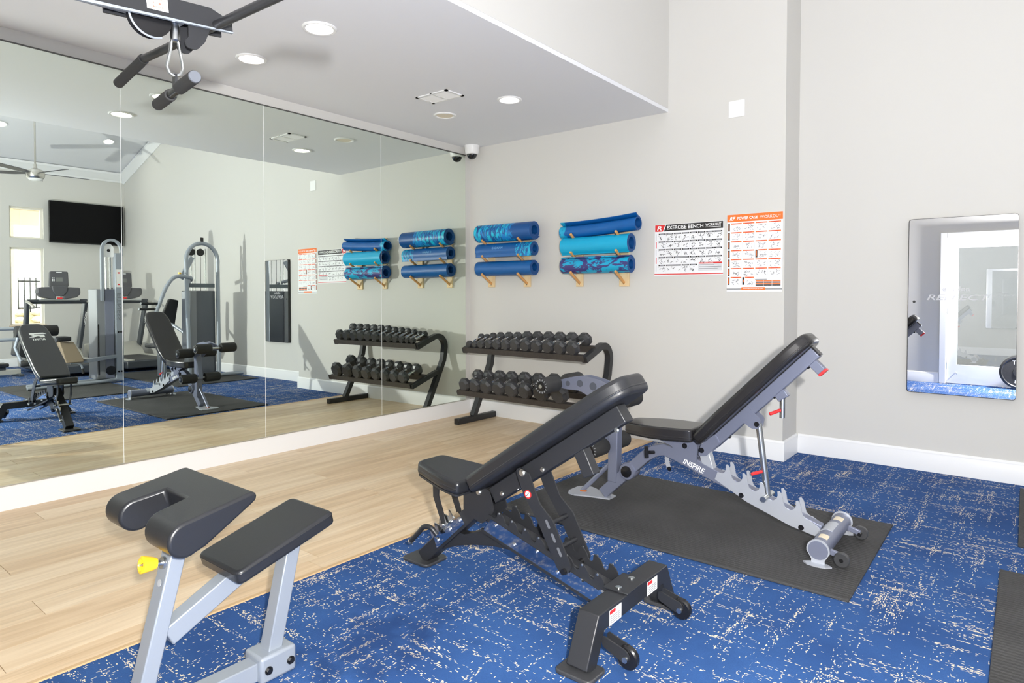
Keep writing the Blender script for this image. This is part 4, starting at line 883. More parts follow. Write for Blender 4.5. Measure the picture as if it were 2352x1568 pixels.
def rollers(x, z, gap, name='foam_roller', r=0.052, L=0.165):
    obj('roller_bar', B().cyl(G3(x, -gap - L - 0.01, z), G3(x, gap + L + 0.01, z), 0.012, seg=14), steel_m, bg)
    for sy in (-1, 1):
        a = gap; p = obj('foam_roller', B().lathe([(0.012, a), (r * 0.88, a), (r, a + 0.012), (r, a + L - 0.012), (r * 0.88, a + L), (0.012, a + L)], G3(x, 0, z), Y * sy, 28), foam_m, bg)
        cp_ = obj('end_cap', B().lathe([(0.034, a + L), (0.030, a + L + 0.006), (0.010, a + L + 0.008), (0.001, a + L + 0.008)], G3(x, 0, z), Y * sy, 20), blackgl_m, p)
        for k in range(14):
            t = 2 * math.pi * k / 14; d = Vector((math.cos(t), 0, math.sin(t))); e = Vector((-d.z, 0, d.x))
            obj('pleat', B().beam(G3(x, sy * (a + L + 0.0008), z) + d * 0.026, G3(x, sy * (a + L + 0.0008), z) + d * 0.045, 0.0035, 0.0012, e), mat('pleat_shine', (150, 152, 154), 0.3), p, smooth=0)
rollers(2.238, 0.686, 0.055); rollers(2.585, 0.340, 0.050); rollers(2.668, 0.615, 0.045)
obj('roller_link', B().beam(G3(2.575, 0, 0.325), G3(2.64, 0, 0.60), 0.05, 0.03, Y), gun_m, bg, bevel=0.003)
# front roller base with end plates and wheels
obj('base_cylinder', B().cyl(G3(3.835, -0.255, 0.078), G3(3.835, 0.245, 0.078), 0.043, seg=28), gun_m, bg)
obj('saddle_plate', B().prism(arc((0, 0), 0.0455, 62, 170, 8) + list(reversed(arc((0, 0), 0.0435, 62, 170, 8))), G3(3.835, 0, 0.078), X, Z, Y, -0.07, 0.07), gunl_m, bg, smooth=40)
for k, yy in enumerate((-0.165, 0.145)):
    obj('data_label', B().prism(arc((0, 0), 0.0438, 55, 110, 6) + list(reversed(arc((0, 0), 0.0428, 55, 110, 6))), G3(3.835, yy, 0.078), X, Z, Y, -0.028, 0.028), mat('aged_label', (226, 214, 188), 0.5), bg, smooth=40)
for sy in (-1, 1):
    pp = [(-0.030, -0.066), (-0.028, -0.045), (-0.042, -0.020)] + arc((0, 0), 0.050, 190, -10, 14) + [(0.042, -0.020), (0.028, -0.045), (0.030, -0.066)]
    obj('end_plate', B().prism(pp, G3(3.835, sy * 0.250, 0.078), X, Z, Y, -0.004, 0.004), gunl_m, bg, smooth=30)
    obj('base_foot', B().prism([(-0.062, 0.012), (-0.040, 0.034), (0, 0.040), (0.040, 0.034), (0.062, 0.012), (0.036, -0.01), (-0.036, -0.01)], G3(3.835, sy * 0.250, 0), X, Y * sy, Z, MZ, MZ + 0.007), gunl_m, bg, smooth=30)
    obj('wheel_arm', B().beam(G3(3.860, sy * 0.195, 0.070), G3(3.930, sy * 0.195, 0.052), 0.018, 0.026, Y), gun_m, bg, bevel=0.003)
    wh = obj('wheel', B().lathe([(0.010, -0.012), (0.030, -0.012), (0.034, -0.008), (0.034, 0.008), (0.030, 0.012), (0.010, 0.012)], G3(3.928, sy * 0.218, 0.047), Y, 24), rubber_m, bg)
    obj('axle', B().cyl(G3(3.928, sy * 0.18, 0.047), G3(3.928, sy * 0.234, 0.047), 0.009, seg=12), blackgl_m, wh)

# ================================================================== PREACHER CURL BENCH (along y, centre x = 2.625)
XP = 2.628
pb = thing('preacher_bench', 'silver framed preacher curl bench with notched black arm pad and yellow knob', 'bench', (XP, 1.0, 0))
obj('base_beam', B().box((XP - 0.030, 0.52, 0.006), (XP + 0.030, 1.12, 0.066)), silver_m, pb, bevel=0.004)
obj('base_foot', B().box((XP - 0.052, 1.108, 0.0), (XP + 0.052, 1.238, 0.086)), silver_m, pb, bevel=0.010, seg=3)
obj('rear_crossbar', B().box((XP - 0.24, 0.46, 0.0), (XP + 0.24, 0.52, 0.06)), silver_m, pb, bevel=0.006)
for y in (1.135, 1.215): bolt((XP + 0.052, y, 0.040), (1, 0, 0), 0.010, blackgl_m, pb)
obj('arm_post', B().beam((XP, 0.750, 0.05), (XP, 0.868, 0.520), 0.060, 0.046, X), silver_m, pb, bevel=0.004)
obj('post_sleeve', B().beam((XP, 0.864, 0.505), (XP, 0.878, 0.560), 0.050, 0.038, X), blackgl_m, pb, bevel=0.003)
obj('seat_post', B().beam((XP, 1.172, 0.07), (XP, 1.250, 0.420), 0.056, 0.050, X), silver_m, pb, bevel=0.004)
obj('diagonal_tube', B().beam((XP, 0.835, 0.262), (XP, 1.075, 0.380), 0.052, 0.060, X), silver_m, pb, bevel=0.004)
obj('data_sticker', B().cyl((XP + 0.008, 0.8170, 0.424), (XP + 0.008, 0.8155, 0.4244), 0.010, seg=20), mat('grey_sticker', (170, 172, 174), 0.5), pb)
kn = Vector((XP + 0.004, 0.832, 0.478)); kv = Vector((0.0, -1, 0.20)).normalized()
obj('knob_shaft', B().cyl(kn, kn + kv * 0.03, 0.008, seg=14).cyl(kn, kn + kv * 0.008, 0.017, seg=18), steel_m, pb)
kb_ = obj('knob', B().lathe([(0.010, 0.022), (0.016, 0.024), (0.019, 0.034), (0.024, 0.058), (0.024, 0.064), (0.017, 0.066), (0.014, 0.060), (0.002, 0.058)], kn, kv, 24), yellow_m, pb)
obj('knob_tip', B().cyl(kn + kv * 0.056, kn + kv * 0.068, 0.005, 0.002, seg=12), steel_m, kb_)
# seat pad, tilted up away from the arm pad
pd = Vector((0, 0.345, 0.098)).normalized(); pn = Vector((0, -pd.z, pd.y)); po = Vector((XP - 0.01, 0.992, 0.420))
sol = rounded([(-0.125, 0.0), (0.125, 0.0), (0.125, 0.365), (-0.125, 0.365)], 0.028, 5)
obj('seat', B().prism(sol, po, X, pd, pn, -0.046, 0.0), vinyl_m, pb, bevel=0.012, seg=4)
obj('seat_welt', B().prism([(x * 1.006, (y - 0.18) * 1.004 + 0.18) for x, y in sol], po, X, pd, pn, -0.012, -0.008), vinyl_m, pb, bevel=0.0015)
obj('seat_plate', B().prism([(x * 0.8, (y - 0.18) * 0.9 + 0.18) for x, y in sol], po, X, pd, pn, -0.054, -0.045), black_m, pb, smooth=0)
# arm pad: wedge with a rolled thick edge and a notch for the neck
ad = Vector((0, 0.225, 0.042)).normalized(); an = Vector((0, -ad.z, ad.y)); ao = Vector((0, 0.806, 0.628))
side_ = [(0.232, -0.016), (0.229, -0.003), (0.212, 0.0)] + [(0.02, 0.0)] + arc((0.012, -0.050), 0.050, 90, 290, 14) + [(0.06, -0.092), (0.21, -0.036), (0.229, -0.028)]
def cut_mesh(a, c):                                                    # boolean difference, baked
    oa = bpy.data.objects.new('a', mesh('a', a, vinyl_m)); ob = bpy.data.objects.new('b', mesh('b', c, vinyl_m)); fix(oa.data); fix(ob.data)
    COL.objects.link(oa); COL.objects.link(ob); md = oa.modifiers.new('cut', 'BOOLEAN'); md.operation = 'DIFFERENCE'; md.object = ob; md.solver = 'EXACT'
    me = bpy.data.meshes.new_from_object(oa.evaluated_get(bpy.context.evaluated_depsgraph_get()))
    r = B(); r.add([tuple(v.co) for v in me.vertices], [tuple(p.vertices) for p in me.polygons])
    for q in (oa, ob): bpy.data.objects.remove(q)
    bpy.data.meshes.remove(me); return r
padb = cut_mesh(B().prism(side_, ao, ad, an, X, 2.345, 2.785),
                B().prism([(2.445, -0.12), (2.640, -0.12), (2.612, 0.100), (2.478, 0.100)], ao, X, ad, an, -0.2, 0.1))
obj('arm_pad', padb, vinyl_m, pb, bevel=0.009, seg=3)
obj('pad_plate', B().beam(ao + ad * 0.05 - an * 0.101 + X * XP, ao + ad * 0.19 - an * 0.050 + X * XP, 0.12, 0.008, X), black_m, pb, smooth=0)

# ================================================================== LAT PULLDOWN TOWER
XL = 2.66
lt = thing('lat_tower', 'silver cable tower with black pulley head and warning label', 'cable machine', (XL, 0.10, 0))
obj('column', B().box((XL - 0.05, -0.02, 0.03), (XL + 0.05, 0.09, 2.10)), silver_m, lt, bevel=0.006)
obj('base_plate', B().box((XL - 0.28, -0.12, 0.0), (XL + 0.28, 0.30, 0.03)), silver_m, lt, bevel=0.008)
obj('weight_shroud', B().box((XL - 0.20, -0.18, 0.031), (XL - 0.06, 0.12, 1.5)), mat('shroud_grey', (110, 112, 118), 0.35), lt, bevel=0.01)
bv = Vector((0, 0.40, 0.036)).normalized(); bup = Vector((0, -bv.z, bv.y)); bo = Vector((XL, 0.588, 1.998))
obj('boom', B().beam(Vector((XL, 0.03, 2.020)), bo + bv * 0.30 + bup * 0.040, 0.055, 0.062, X), silver_m, lt, bevel=0.005)
hed = obj('pulley_head', B().prism([(0.0, 0.008), (0.37, 0.010), (0.43, 0.012), (0.43, 0.040), (0.365, 0.066), (0.24, 0.066), (0.22, 0.072), (0.0, 0.072)], bo, bv, bup, X, 0.030, 0.037).prism([(0.10, 0.008), (0.37, 0.010), (0.43, 0.012), (0.43, 0.040), (0.365, 0.066), (0.10, 0.066)], bo, bv, bup, X, -0.037, -0.030).prism([(0.24, 0.055), (0.365, 0.060), (0.43, 0.036), (0.43, 0.030), (0.365, 0.054), (0.24, 0.050)], bo, bv, bup, X, -0.03, 0.03), black_m, lt, smooth=20)
obj('head_lip', B().prism([(0.0, 0.000), (0.43, 0.006), (0.43, 0.010), (0.0, 0.008)], bo, bv, bup, X, 0.030, 0.040), silver_m, lt, smooth=0)
wl = obj('warning_label', B().prism([(0.185, 0.022), (0.242, 0.022), (0.242, 0.070), (0.185, 0.070)], bo, bv, bup, X, 0.0370, 0.0376), stick_m, lt, smooth=0)
for k, (tx_, wd, ht, z_) in enumerate((('WARNING', 0.050, 0.009, 0.058), ('DO NOT HANG', 0.046, 0.005, 0.048), ('FROM', 0.020, 0.005, 0.038), ('LAT BAR', 0.034, 0.005, 0.028))):
    obj('label_print', put_text(B(), tx_, bo + bv * (0.2135 - wd / 2) + bup * z_ + X * 0.0378, bv, bup, width=wd, height=ht, bold=0.03), mat('orange_red_print', (226, 84, 52), 0.5), wl, smooth=0)
obj('cap_nut', B().cyl(bo + bv * 0.06 + bup * 0.06 + X * 0.037, bo + bv * 0.06 + bup * 0.06 + X * 0.048, 0.014, seg=6), blackgl_m, lt)
pc_ = bo + bv * 0.205 + bup * 0.012
obj('pulley', B().lathe([(0.008, -0.014), (0.046, -0.014), (0.056, -0.013), (0.050, -0.004), (0.050, 0.004), (0.056, 0.013), (0.046, 0.014), (0.008, 0.014)], pc_, X, 36), blackgl_m, lt)
obj('cable_guard', B().tube([pc_ + bv * (0.060 * math.cos(math.radians(a))) + bup * (0.060 * math.sin(math.radians(a))) + X * 0.017 for a in range(170, 300, 10)], 0.003, 8), silver_m, lt)
hk_x = (-0.026, 0.026)
for hx_ in hk_x:
    obj('bar_hook', B().prism(rounded([(0.300, 0.010), (0.365, 0.010), (0.345, -0.035), (0.318, -0.062), (0.290, -0.060), (0.285, -0.040), (0.298, -0.030)], 0.008, 3), bo, bv, bup, X, hx_ - 0.0025, hx_ + 0.0025), black_m, lt, smooth=20)
ch = bo + bv * 0.274 + bup * 0.012
obj('cable_end', B().lathe([(0.004, 0.02), (0.010, 0.018), (0.011, -0.012), (0.013, -0.020), (0.013, -0.050), (0.008, -0.054)], ch, Z, 18), steel_m, lt)
# lat bar resting in the hooks
lb = thing('lat_bar', 'long black lat pulldown bar with bent rubber grips', 'pulldown bar', (XL, 0.965, 2.05))
LY = 0.965; LA, LB = Vector((2.192, LY, 2.066)), Vector((3.130, LY, 2.041)); lu = (LB - LA).normalized(); ln = Vector((-lu.z, 0, lu.x))
obj('bar', B().tube([LA - lu * 0.02 - ln * 0.006, LA, LB, LB + lu * 0.02 - ln * 0.006], 0.0135, 16), black_m, lb)
for s_, e in ((-1, LA), (1, LB)): obj('grip', B().tube(smooth_path([e, e + lu * (s_ * 0.04) - ln * 0.010, e + lu * (s_ * 0.12) - ln * 0.026, e + lu * (s_ * 0.215) - ln * 0.046], 4), 0.0175, 16), foam_m, lb)
# carabiner and short bar
cbn = thing('carabiner', 'zinc snap hook carabiner hanging from the cable end', 'carabiner', ch - Z * 0.05)
q0 = ch - Z * 0.046; dvx = Vector((0.25, 0.97, 0)).normalized()
obj('hook_loop', B().tube([q0 + dvx * a - Z * b_ for a, b_ in ((0.006, 0.0), (0.011, 0.012), (0.013, 0.03), (0.019, 0.062), (0.021, 0.082), (0.014, 0.100), (0.0, 0.107), (-0.014, 0.100), (-0.021, 0.082), (-0.017, 0.060), (-0.011, 0.03), (-0.010, 0.012), (-0.006, 0.0))], 0.0048, 10, closed=True), steel_m, cbn)
hb2 = thing('straight_bar', 'short black straight cable bar hanging from the carabiner', 'cable bar', q0 - Z * 0.10)
sc_ = q0 - Z * 0.150; sv = Vector((0.99, -0.13, 0.02)).normalized()
obj('bar', B().cyl(sc_ - sv * 0.150, sc_ + sv * 0.150, 0.0125, seg=18), blackgl_m, hb2)
for s in (-1, 1):
    g = obj('grip', B().cyl(sc_ + sv * (s * 0.038), sc_ + sv * (s * 0.165), 0.0175, seg=24), foam_m, hb2, bevel=0.002)
    obj('grip_cap', B().cyl(sc_ + sv * (s * 0.165), sc_ + sv * (s * 0.168), 0.0165, 0.015, seg=24), mat('grip_end', (86, 90, 98), 0.5), g)
obj('lug', B().prism(rounded([(-0.014, 0.008), (0.014, 0.008), (0.012, 0.05), (-0.012, 0.05)], 0.01, 4), sc_, sv, Z, Vector((sv.y, -sv.x, 0)), -0.003, 0.003), black_m, hb2, smooth=30)

# bumper plate leaning on the door (seen in the small mirror)
bp = thing('weight_plate', 'black rubber bumper plate with white lettering leaning by the door', 'weight plate', (4.515, -0.12, 0))
pcn = Vector((4.515, -0.135, 0.226)); pnv = Vector((0, 1, 0.14)).normalized(); pup = Vector((0, -pnv.z, pnv.y))
obj('disc', B().lathe([(0.026, -0.03), (0.20, -0.03), (0.225, -0.022), (0.225, 0.022), (0.20, 0.03), (0.19, 0.022), (0.08, 0.022), (0.075, 0.03), (0.026, 0.03)], pcn, pnv, 48), rubber_m, bp)
obj('hub', B().lathe([(0.026, -0.031), (0.034, -0.031), (0.034, 0.031), (0.026, 0.031)], pcn, pnv, 24), steel_m, bp)
lettering('lettering', 'RITFIT', pcn + pnv * 0.0225 - X * -0.085 + pup * 0.10, -X, pup, whitep_m, bp, width=0.17, height=0.055, bold=0.03)
lettering('lettering', '45 LB', pcn + pnv * 0.0225 - X * -0.06 - pup * 0.15, -X, pup, whitep_m, bp, width=0.12, height=0.045, bold=0.03)

# ================================================================== CHEST PRESS MACHINE (seen in the mirror)
shr_m = mat('smoked_shroud', (84, 88, 96), 0.18); shl_m = mat('grey_shroud', (128, 130, 134), 0.3)
cx = 5.15
cpm = thing('chest_press_machine', 'silver arched chest press machine with dark weight stack shroud', 'weight machine', (5.5, 4.8, 0.012))
arch_ = [Vector((cx, 4.578, 0.02)), Vector((cx, 4.540, 1.72))] + [Vector((cx, 4.782 - 0.243 * math.cos(math.radians(a)), 1.80 + 0.262 * math.sin(math.radians(a)))) for a in range(0, 181, 15)] + [Vector((cx, 5.022, 1.72)), Vector((cx, 5.030, 0.02))]
obj('arch_frame', B().tube(arch_, 0.030, 14), silver_m, cpm)
obj('weight_shroud', B().box((cx + 0.04, 4.60, 0.04), (cx + 0.30, 5.00, 1.345)), shr_m, cpm, bevel=0.012)
obj('shroud_side', B().box((cx + 0.02, 4.606, 0.05), (cx + 0.041, 4.70, 1.34)), shl_m, cpm, bevel=0.004)
obj('cross_plate', B().box((cx + 0.02, 4.56, 1.395), (cx + 0.08, 4.985, 1.455)), mat('dark_steel', (92, 98, 104), 0.3, 0.7), cpm, bevel=0.004)
for y in (4.665, 4.72, 4.885): obj('guide_rod', B().cyl((cx + 0.1, y, 1.34), (cx + 0.1, y, 1.99), 0.011, seg=12), chrome_m, cpm)
obj('cable', B().cyl((cx + 0.09, 4.80, 1.34), (cx + 0.09, 4.80, 2.0), 0.004, seg=8), blackgl_m, cpm)
for y, z in ((4.66, 1.93), (4.80, 1.93)): obj('pulley', B().lathe([(0.01, -0.012), (0.055, -0.012), (0.048, 0), (0.055, 0.012), (0.01, 0.012)], (cx + 0.09, y, z), X, 22), blackgl_m, cpm)
obj('top_pulley', B().beam((cx, 4.78, 2.06), (cx, 4.78, 2.15), 0.03, 0.045, X), blackgl_m, cpm, bevel=0.008)
obj('press_arm', B().tube(smooth_path([(cx + 0.25, 4.70, 1.47), (cx - 0.02, 4.60, 1.53), (cx - 0.04, 4.44, 1.555), (cx - 0.05, 4.32, 1.52), (cx - 0.05, 4.215, 1.37), (cx - 0.05, 4.14, 1.18), (cx - 0.05, 4.066, 0.99)], 5), 0.028, 12), silver_m, cpm)
for y0, y1, z in ((3.885, 4.10, 1.157), (3.86, 4.06, 1.078)):
    h_ = obj('hand_grip', B().cyl((cx - 0.05, y0, z), (cx - 0.05, y1, z), 0.017, seg=14), foam_m, cpm); obj('grip_cap', B().cyl((cx - 0.05, y0 - 0.012, z), (cx - 0.05, y0, z), 0.019, seg=14), steel_m, h_)
obj('lever_plate', B().beam((cx + 0.06, 4.66, 1.85), (cx + 0.02, 4.47, 1.52), 0.03, 0.07, X), silver_m, cpm, bevel=0.004)
obj('yellow_pin', B().cyl((cx - 0.06, 4.40, 1.60), (cx - 0.03, 4.44, 1.60), 0.014, seg=12), yellow_m, cpm)
obj('backrest', B().prism(rounded([(0, 0), (0.12, 0.02), (0.20, 0.50), (0.06, 0.53), (-0.06, 0.25)], 0.03), (cx + 0.45, 4.42, 0.70), Y, Z, X, -0.03, 0.03), vinyl_m, cpm, bevel=0.012, seg=3)
obj('back_support', B().cyl((cx + 0.15, 4.70, 0.62), (cx + 0.45, 4.50, 0.85), 0.024, seg=12), silver_m, cpm)
obj('seat', B().prism(rounded([(-0.2, -0.18), (0.2, -0.18), (0.2, 0.18), (-0.2, 0.18)], 0.04), (cx + 0.75, 4.5, 0.50), X, Y, Z, -0.03, 0.03), vinyl_m, cpm, bevel=0.015, seg=3)
obj('seat_column', B().box((cx + 0.70, 4.45, 0.02), (cx + 0.80, 4.55, 0.47)), silver_m, cpm, bevel=0.005)
obj('base_tube', B().tube([(cx + 0.9, 4.55, 0.045), (cx + 0.3, 4.78, 0.045), (cx + 0.02, 5.06, 0.045), (cx, 5.42, 0.045)], 0.028, 12), silver_m, cpm)

# ================================================================== LEG MACHINE (seen in the mirror)
lx = 5.85
lm_ = thing('leg_machine', 'silver leg extension machine with tall grey shroud and foam rollers', 'weight machine', (5.75, 3.5, 0.012))
ar2 = [Vector((lx, 3.655, 1.20)), Vector((lx, 3.655, 1.86))] + [Vector((lx, 3.785 - 0.130 * math.cos(math.radians(a)), 1.94 + 0.150 * math.sin(math.radians(a)))) for a in range(0, 181, 20)] + [Vector((lx, 3.915, 1.86))]
obj('arch_frame', B().rtube(ar2, 0.05, 0.035, X), silver_m, lm_, smooth=30)
up_ = obj('upright', B().box((lx - 0.030, 3.822, 0.02), (lx + 0.07, 3.925, 1.90)), silver_m, lm_, bevel=0.006)
obj('lettering', put_text(B(), 'FITNESS', Vector((lx - 0.031, 3.895, 1.31)), -Z, -Y, width=0.40, height=0.055, bold=0.02), mat('grey_letter', (120, 124, 130), 0.5), up_, smooth=0)
lb2 = obj('safety_label', B().box((lx - 0.0315, 3.835, 1.40), (lx - 0.0305, 3.912, 1.66)), stick_m, lm_, smooth=0)
for z in (1.43, 1.60): obj('label_print', B().box((lx - 0.032, 3.85, z), (lx - 0.0314, 3.88, z + 0.02)), redp_m, lb2, smooth=0)
for z in (0.74, 0.16):
    for dy in (-0.018, 0.018): bolt((lx - 0.030, 3.872 + dy, z), (-1, 0, 0), 0.010, blackgl_m, lm_)
sh2 = obj('weight_shroud', B().box((lx + 0.02, 3.585, 0.06), (lx + 0.34, 3.815, 1.372)), shl_m, lm_, bevel=0.010)
obj('shroud_panel', B().box((lx + 0.012, 3.695, 0.07), (lx + 0.021, 3.812, 1.368)), mat('shroud_blue_grey', (118, 122, 138), 0.25), sh2, smooth=0)
obj('slot', B().prism(rounded([(3.598, 0.12), (3.618, 0.12), (3.618, 0.86), (3.598, 0.86)], 0.009), (lx + 0.0195, 0, 0), Y, Z, X, -0.001, 0.001), blackgl_m, sh2, smooth=0)
for y in (3.728, 3.785): obj('guide_rod', B().cyl((lx + 0.06, y, 1.37), (lx + 0.06, y, 1.90), 0.013, seg=12), chrome_m, lm_)
obj('pulley_cover', B().prism(rounded([(3.675, 1.84), (3.815, 1.84), (3.815, 1.98), (3.775, 2.03), (3.715, 2.03), (3.675, 1.98)], 0.02), (lx + 0.01, 0, 0), Y, Z, X, -0.01, 0.02), white_m, lm_, smooth=30)
obj('cover_logo', B().lathe([(0.012, 0), (0.022, 0), (0.022, 0.002), (0.012, 0.002)], (lx - 0.0005, 3.745, 1.935), -X, 20), blackgl_m, lm_)
obj('seat_tube', B().beam((lx, 3.82, 0.384), (lx - 0.2, 3.36, 0.362), 0.05, 0.075, Z), silver_m, lm_, bevel=0.005)
obj('base_tube', B().tube(smooth_path([(lx, 3.87, 0.05), (lx - 0.02, 3.78, 0.04), (lx - 0.10, 3.60, 0.04), (lx - 0.12, 3.20, 0.04), (lx - 0.12, 2.70, 0.04)], 5), 0.028, 12), silver_m, lm_)
obj('base_tube', B().tube([(lx + 0.2, 3.84, 0.045), (lx + 0.12, 3.60, 0.045), (lx + 0.10, 2.75, 0.045)], 0.024, 12), silver_m, lm_)
obj('cam_pulley', B().lathe([(0.01, -0.012), (0.065, -0.012), (0.058, 0), (0.065, 0.012), (0.01, 0.012)], (lx + 0.0, 3.76, 0.18), X, 24), blackgl_m, lm_)
fx = 5.62
obj('thigh_roller', B().lathe([(0.014, 0), (0.066, 0), (0.074, 0.012), (0.074, 0.462), (0.066, 0.474), (0.014, 0.474)], (fx, 2.546, 0.806), Y, 28), foam_m, lm_)
obj('ankle_roller', B().lathe([(0.014, 0), (0.034, 0), (0.040, 0.010), (0.040, 0.18), (0.034, 0.19), (0.014, 0.19)], (fx, 2.60, 0.385), Y, 24), foam_m, lm_)
obj('side_pad', B().prism(rounded([(-0.12, -0.09), (0.12, -0.09), (0.12, 0.09), (-0.12, 0.09)], 0.03), (fx + 0.02, 3.07, 0.690), X, Y, Z, -0.032, 0.028), vinyl_m, lm_, bevel=0.014, seg=3)
obj('seat', B().prism([(3.03, 0.652), (3.205, 0.640), (3.325, 0.388), (3.325, 0.350), (3.11, 0.352), (3.10, 0.389)], (fx, 0, 0), Y, Z, X, -0.03, 0.30), mat('tan_reflection_vinyl', (150, 134, 112), 0.4), lm_, bevel=0.012, seg=3)  # tan reflection on the pad face is painted into the seat colour
obj('backrest', B().prism(rounded([(2.58, 0.48), (2.70, 0.45), (2.70, 0.78), (2.62, 0.80)], 0.03), (fx + 0.05, 0, 0), Y, Z, X, -0.04, 0.30), vinyl_m, lm_, bevel=0.012, seg=3)
obj('swing_arm', B().tube([(fx, 2.62, 0.385), (fx + 0.05, 2.56, 0.60), (fx, 2.60, 0.806)], 0.020, 12), silver_m, lm_)
for z, y1 in ((0.705, 2.615), (0.845, 2.547)): obj('frame_tube', B().cyl((fx + 0.05, 2.15, z), (fx + 0.05, y1, z), 0.022, seg=12), silver_m, lm_)
obj('frame_leg', B().cyl((fx + 0.05, 2.20, 0.03), (fx + 0.05, 2.20, 0.86), 0.026, seg=12), silver_m, lm_)
hh = obj('side_handle', B().tube(smooth_path([(fx, 3.17, 0.345), (fx, 3.26, 0.335), (fx, 3.30, 0.305), (fx, 3.315, 0.255)], 4), 0.013, 10), silver_m, lm_)
obj('grip', B().cyl((fx, 3.312, 0.265), (fx, 3.325, 0.195), 0.018, seg=12), foam_m, hh)

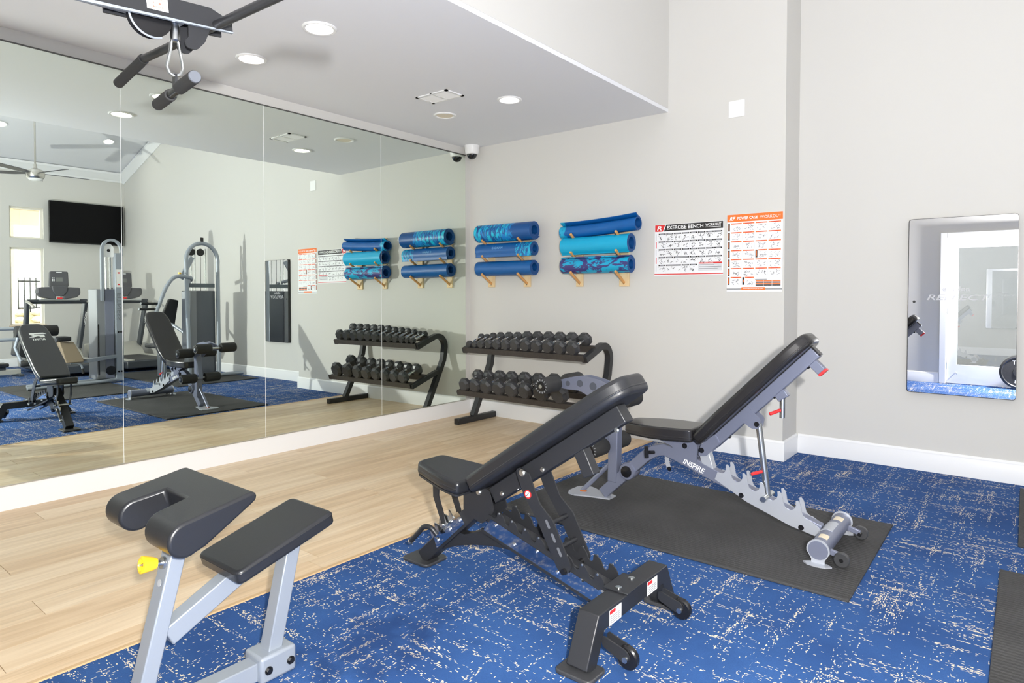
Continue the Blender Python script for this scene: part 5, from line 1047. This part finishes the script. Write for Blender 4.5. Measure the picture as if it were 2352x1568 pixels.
# ================================================================== TREADMILLS AND ROWER (seen in the mirror)
tsil_m = mat('treadmill_silver', (188, 186, 178), 0.35, 0.4); tdk_m = mat('treadmill_charcoal', (58, 62, 68), 0.38); con_m = mat('console_grey', (84, 84, 88), 0.4); belt_m = mat('running_belt', (40, 40, 42), 0.6)
def treadmill(label, yc):
    t = thing('treadmill', label, 'treadmill', (8.2, yc, 0), 'treadmills by the far windows'); xf = 8.30
    def bx(name, a, c, m, bv_=0.012, par=None): return obj(name, B().box(tuple(Vector(a) + Vector((0, yc, 0))), tuple(Vector(c) + Vector((0, yc, 0)))), m, par or t, bevel=bv_)
    bx('deck', (7.05, -0.42, 0.06), (8.75, 0.42, 0.19), tdk_m, 0.02); bx('belt', (7.07, -0.27, 0.189), (8.6, 0.27, 0.194), belt_m, 0)
    for s_ in (-1, 1): bx('side_rail', (7.06, min(s_ * 0.30, s_ * 0.41), 0.19), (8.6, max(s_ * 0.30, s_ * 0.41), 0.205), tsil_m, 0.004)
    obj('motor_hood', B().prism([(8.35, 0.19), (8.45, 0.30), (8.75, 0.42), (9.05, 0.40), (9.10, 0.20), (9.05, 0.05), (8.6, 0.05)], (0, yc, 0), X, Z, Y, -0.40, 0.40), tsil_m, t, bevel=0.02)
    for s_ in (-1, 1):
        u = obj('upright', B().beam((8.72, yc + s_ * 0.40, 0.10), (8.38, yc + s_ * 0.43, 1.20), 0.055, 0.13, Y), tdk_m, t, bevel=0.012)
        if s_ > 0: obj('brand_print', put_text(B(), 'PRECOR', Vector((8.72, yc + 0.40, 0.10)) * 0.38 + Vector((8.38, yc + 0.43, 1.20)) * 0.62 - X * 0.071 + Y * 0.0, Vector((-0.34, 0.03, 1.1)), Y, width=0.24, height=0.034, bold=0.02), whitep_m, u, smooth=0)
        obj('side_cover', B().lathe([(0.0015, 0.03), (0.10, 0.028), (0.135, 0.012), (0.14, 0.0)], (8.70, yc + s_ * 0.41, 0.30), Y * s_, 24), tsil_m, t)
        obj('hand_rail', B().tube(smooth_path([(8.36, yc + s_ * 0.44, 1.19), (8.20, yc + s_ * 0.45, 1.17), (7.98, yc + s_ * 0.44, 1.10)], 4), 0.022, 10), tsil_m, t)
    obj('cross_bar', B().cyl((8.34, yc - 0.44, 1.19), (8.34, yc + 0.44, 1.19), 0.040, seg=16), tdk_m, t)
    obj('grip_bar', B().cyl((8.26, yc - 0.30, 1.215), (8.26, yc + 0.30, 1.215), 0.016, seg=12), steel_m, t)
    for s_ in (-1, 1): obj('cup_tray', B().prism(rounded([(s_ * 0.05, 1.22), (s_ * 0.26, 1.26), (s_ * 0.315, 1.32), (s_ * 0.31, 1.43), (s_ * 0.05, 1.44)], 0.03), (8.30, yc, 0), Y, Z, X, -0.06, 0.10), con_m, t, bevel=0.02, seg=3)
    obj('console_bowl', B().prism(rounded([(-0.12, 1.46), (0.12, 1.46), (0.11, 1.36), (0.05, 1.28), (-0.05, 1.28), (-0.11, 1.36)], 0.03), (8.27, yc, 0), Y, Z, X, -0.05, 0.05), con_m, t, bevel=0.015, seg=3)
    cs = obj('console', B().prism(rounded([(-0.145, 1.44), (0.145, 1.44), (0.135, 1.705), (-0.135, 1.705)], 0.03), (8.29, yc, 0), Y, Z, X, -0.03, 0.03), con_m, t, bevel=0.01, seg=3)
    obj('display', B().box((8.2585, yc - 0.05, 1.53), (8.2605, yc + 0.05, 1.60)), mat('display_grey', (120, 122, 120), 0.2), cs, smooth=0)
    obj('top_badge', B().box((8.2585, yc - 0.04, 1.682), (8.2605, yc + 0.04, 1.694)), whitep_m, cs, smooth=0)
    for k in range(6): obj('button', B().box((8.2575, yc - 0.105 + (k % 2) * 0.022, 1.535 + k // 2 * 0.025), (8.2605, yc - 0.090 + (k % 2) * 0.022, 1.548 + k // 2 * 0.025)), whitep_m, cs, smooth=0)
    obj('stop_key', B().box((8.235, yc - 0.04, 1.235), (8.245, yc + 0.04, 1.26)), red_m, t, bevel=0.004)
    return t
treadmill('charcoal and silver treadmill in front of the tall window', 3.845)
treadmill('charcoal and silver treadmill beneath the television near the corner', 4.86)
rw = thing('rowing_machine', 'silver rail rowing machine on the carpet beside the treadmill', 'rowing machine', (8.1, 2.6, 0))
obj('monorail', B().box((8.0, 1.4, 0.03), (8.10, 3.22, 0.11)), tsil_m, rw, bevel=0.006)
obj('flywheel_housing', B().lathe([(0.02, -0.05), (0.22, -0.05), (0.25, -0.02), (0.25, 0.02), (0.22, 0.05), (0.02, 0.05)], (8.05, 1.55, 0.38), X, 28), tdk_m, rw)
for s_ in (-1, 1): obj('foot_plate', B().beam((8.05 + s_ * 0.09, 2.30, 0.14), (8.05 + s_ * 0.09, 2.45, 0.36), 0.10, 0.02, X), tdk_m, rw, bevel=0.006)
obj('seat', B().box((7.92, 2.85, 0.16), (8.18, 3.05, 0.22)), vinyl_m, rw, bevel=0.02); obj('seat_carriage', B().box((7.99, 2.88, 0.11), (8.11, 3.02, 0.16)), tdk_m, rw, bevel=0.005)
obj('rear_leg', B().box((7.85, 3.16, 0.0), (8.25, 3.22, 0.04)), tdk_m, rw, bevel=0.005)
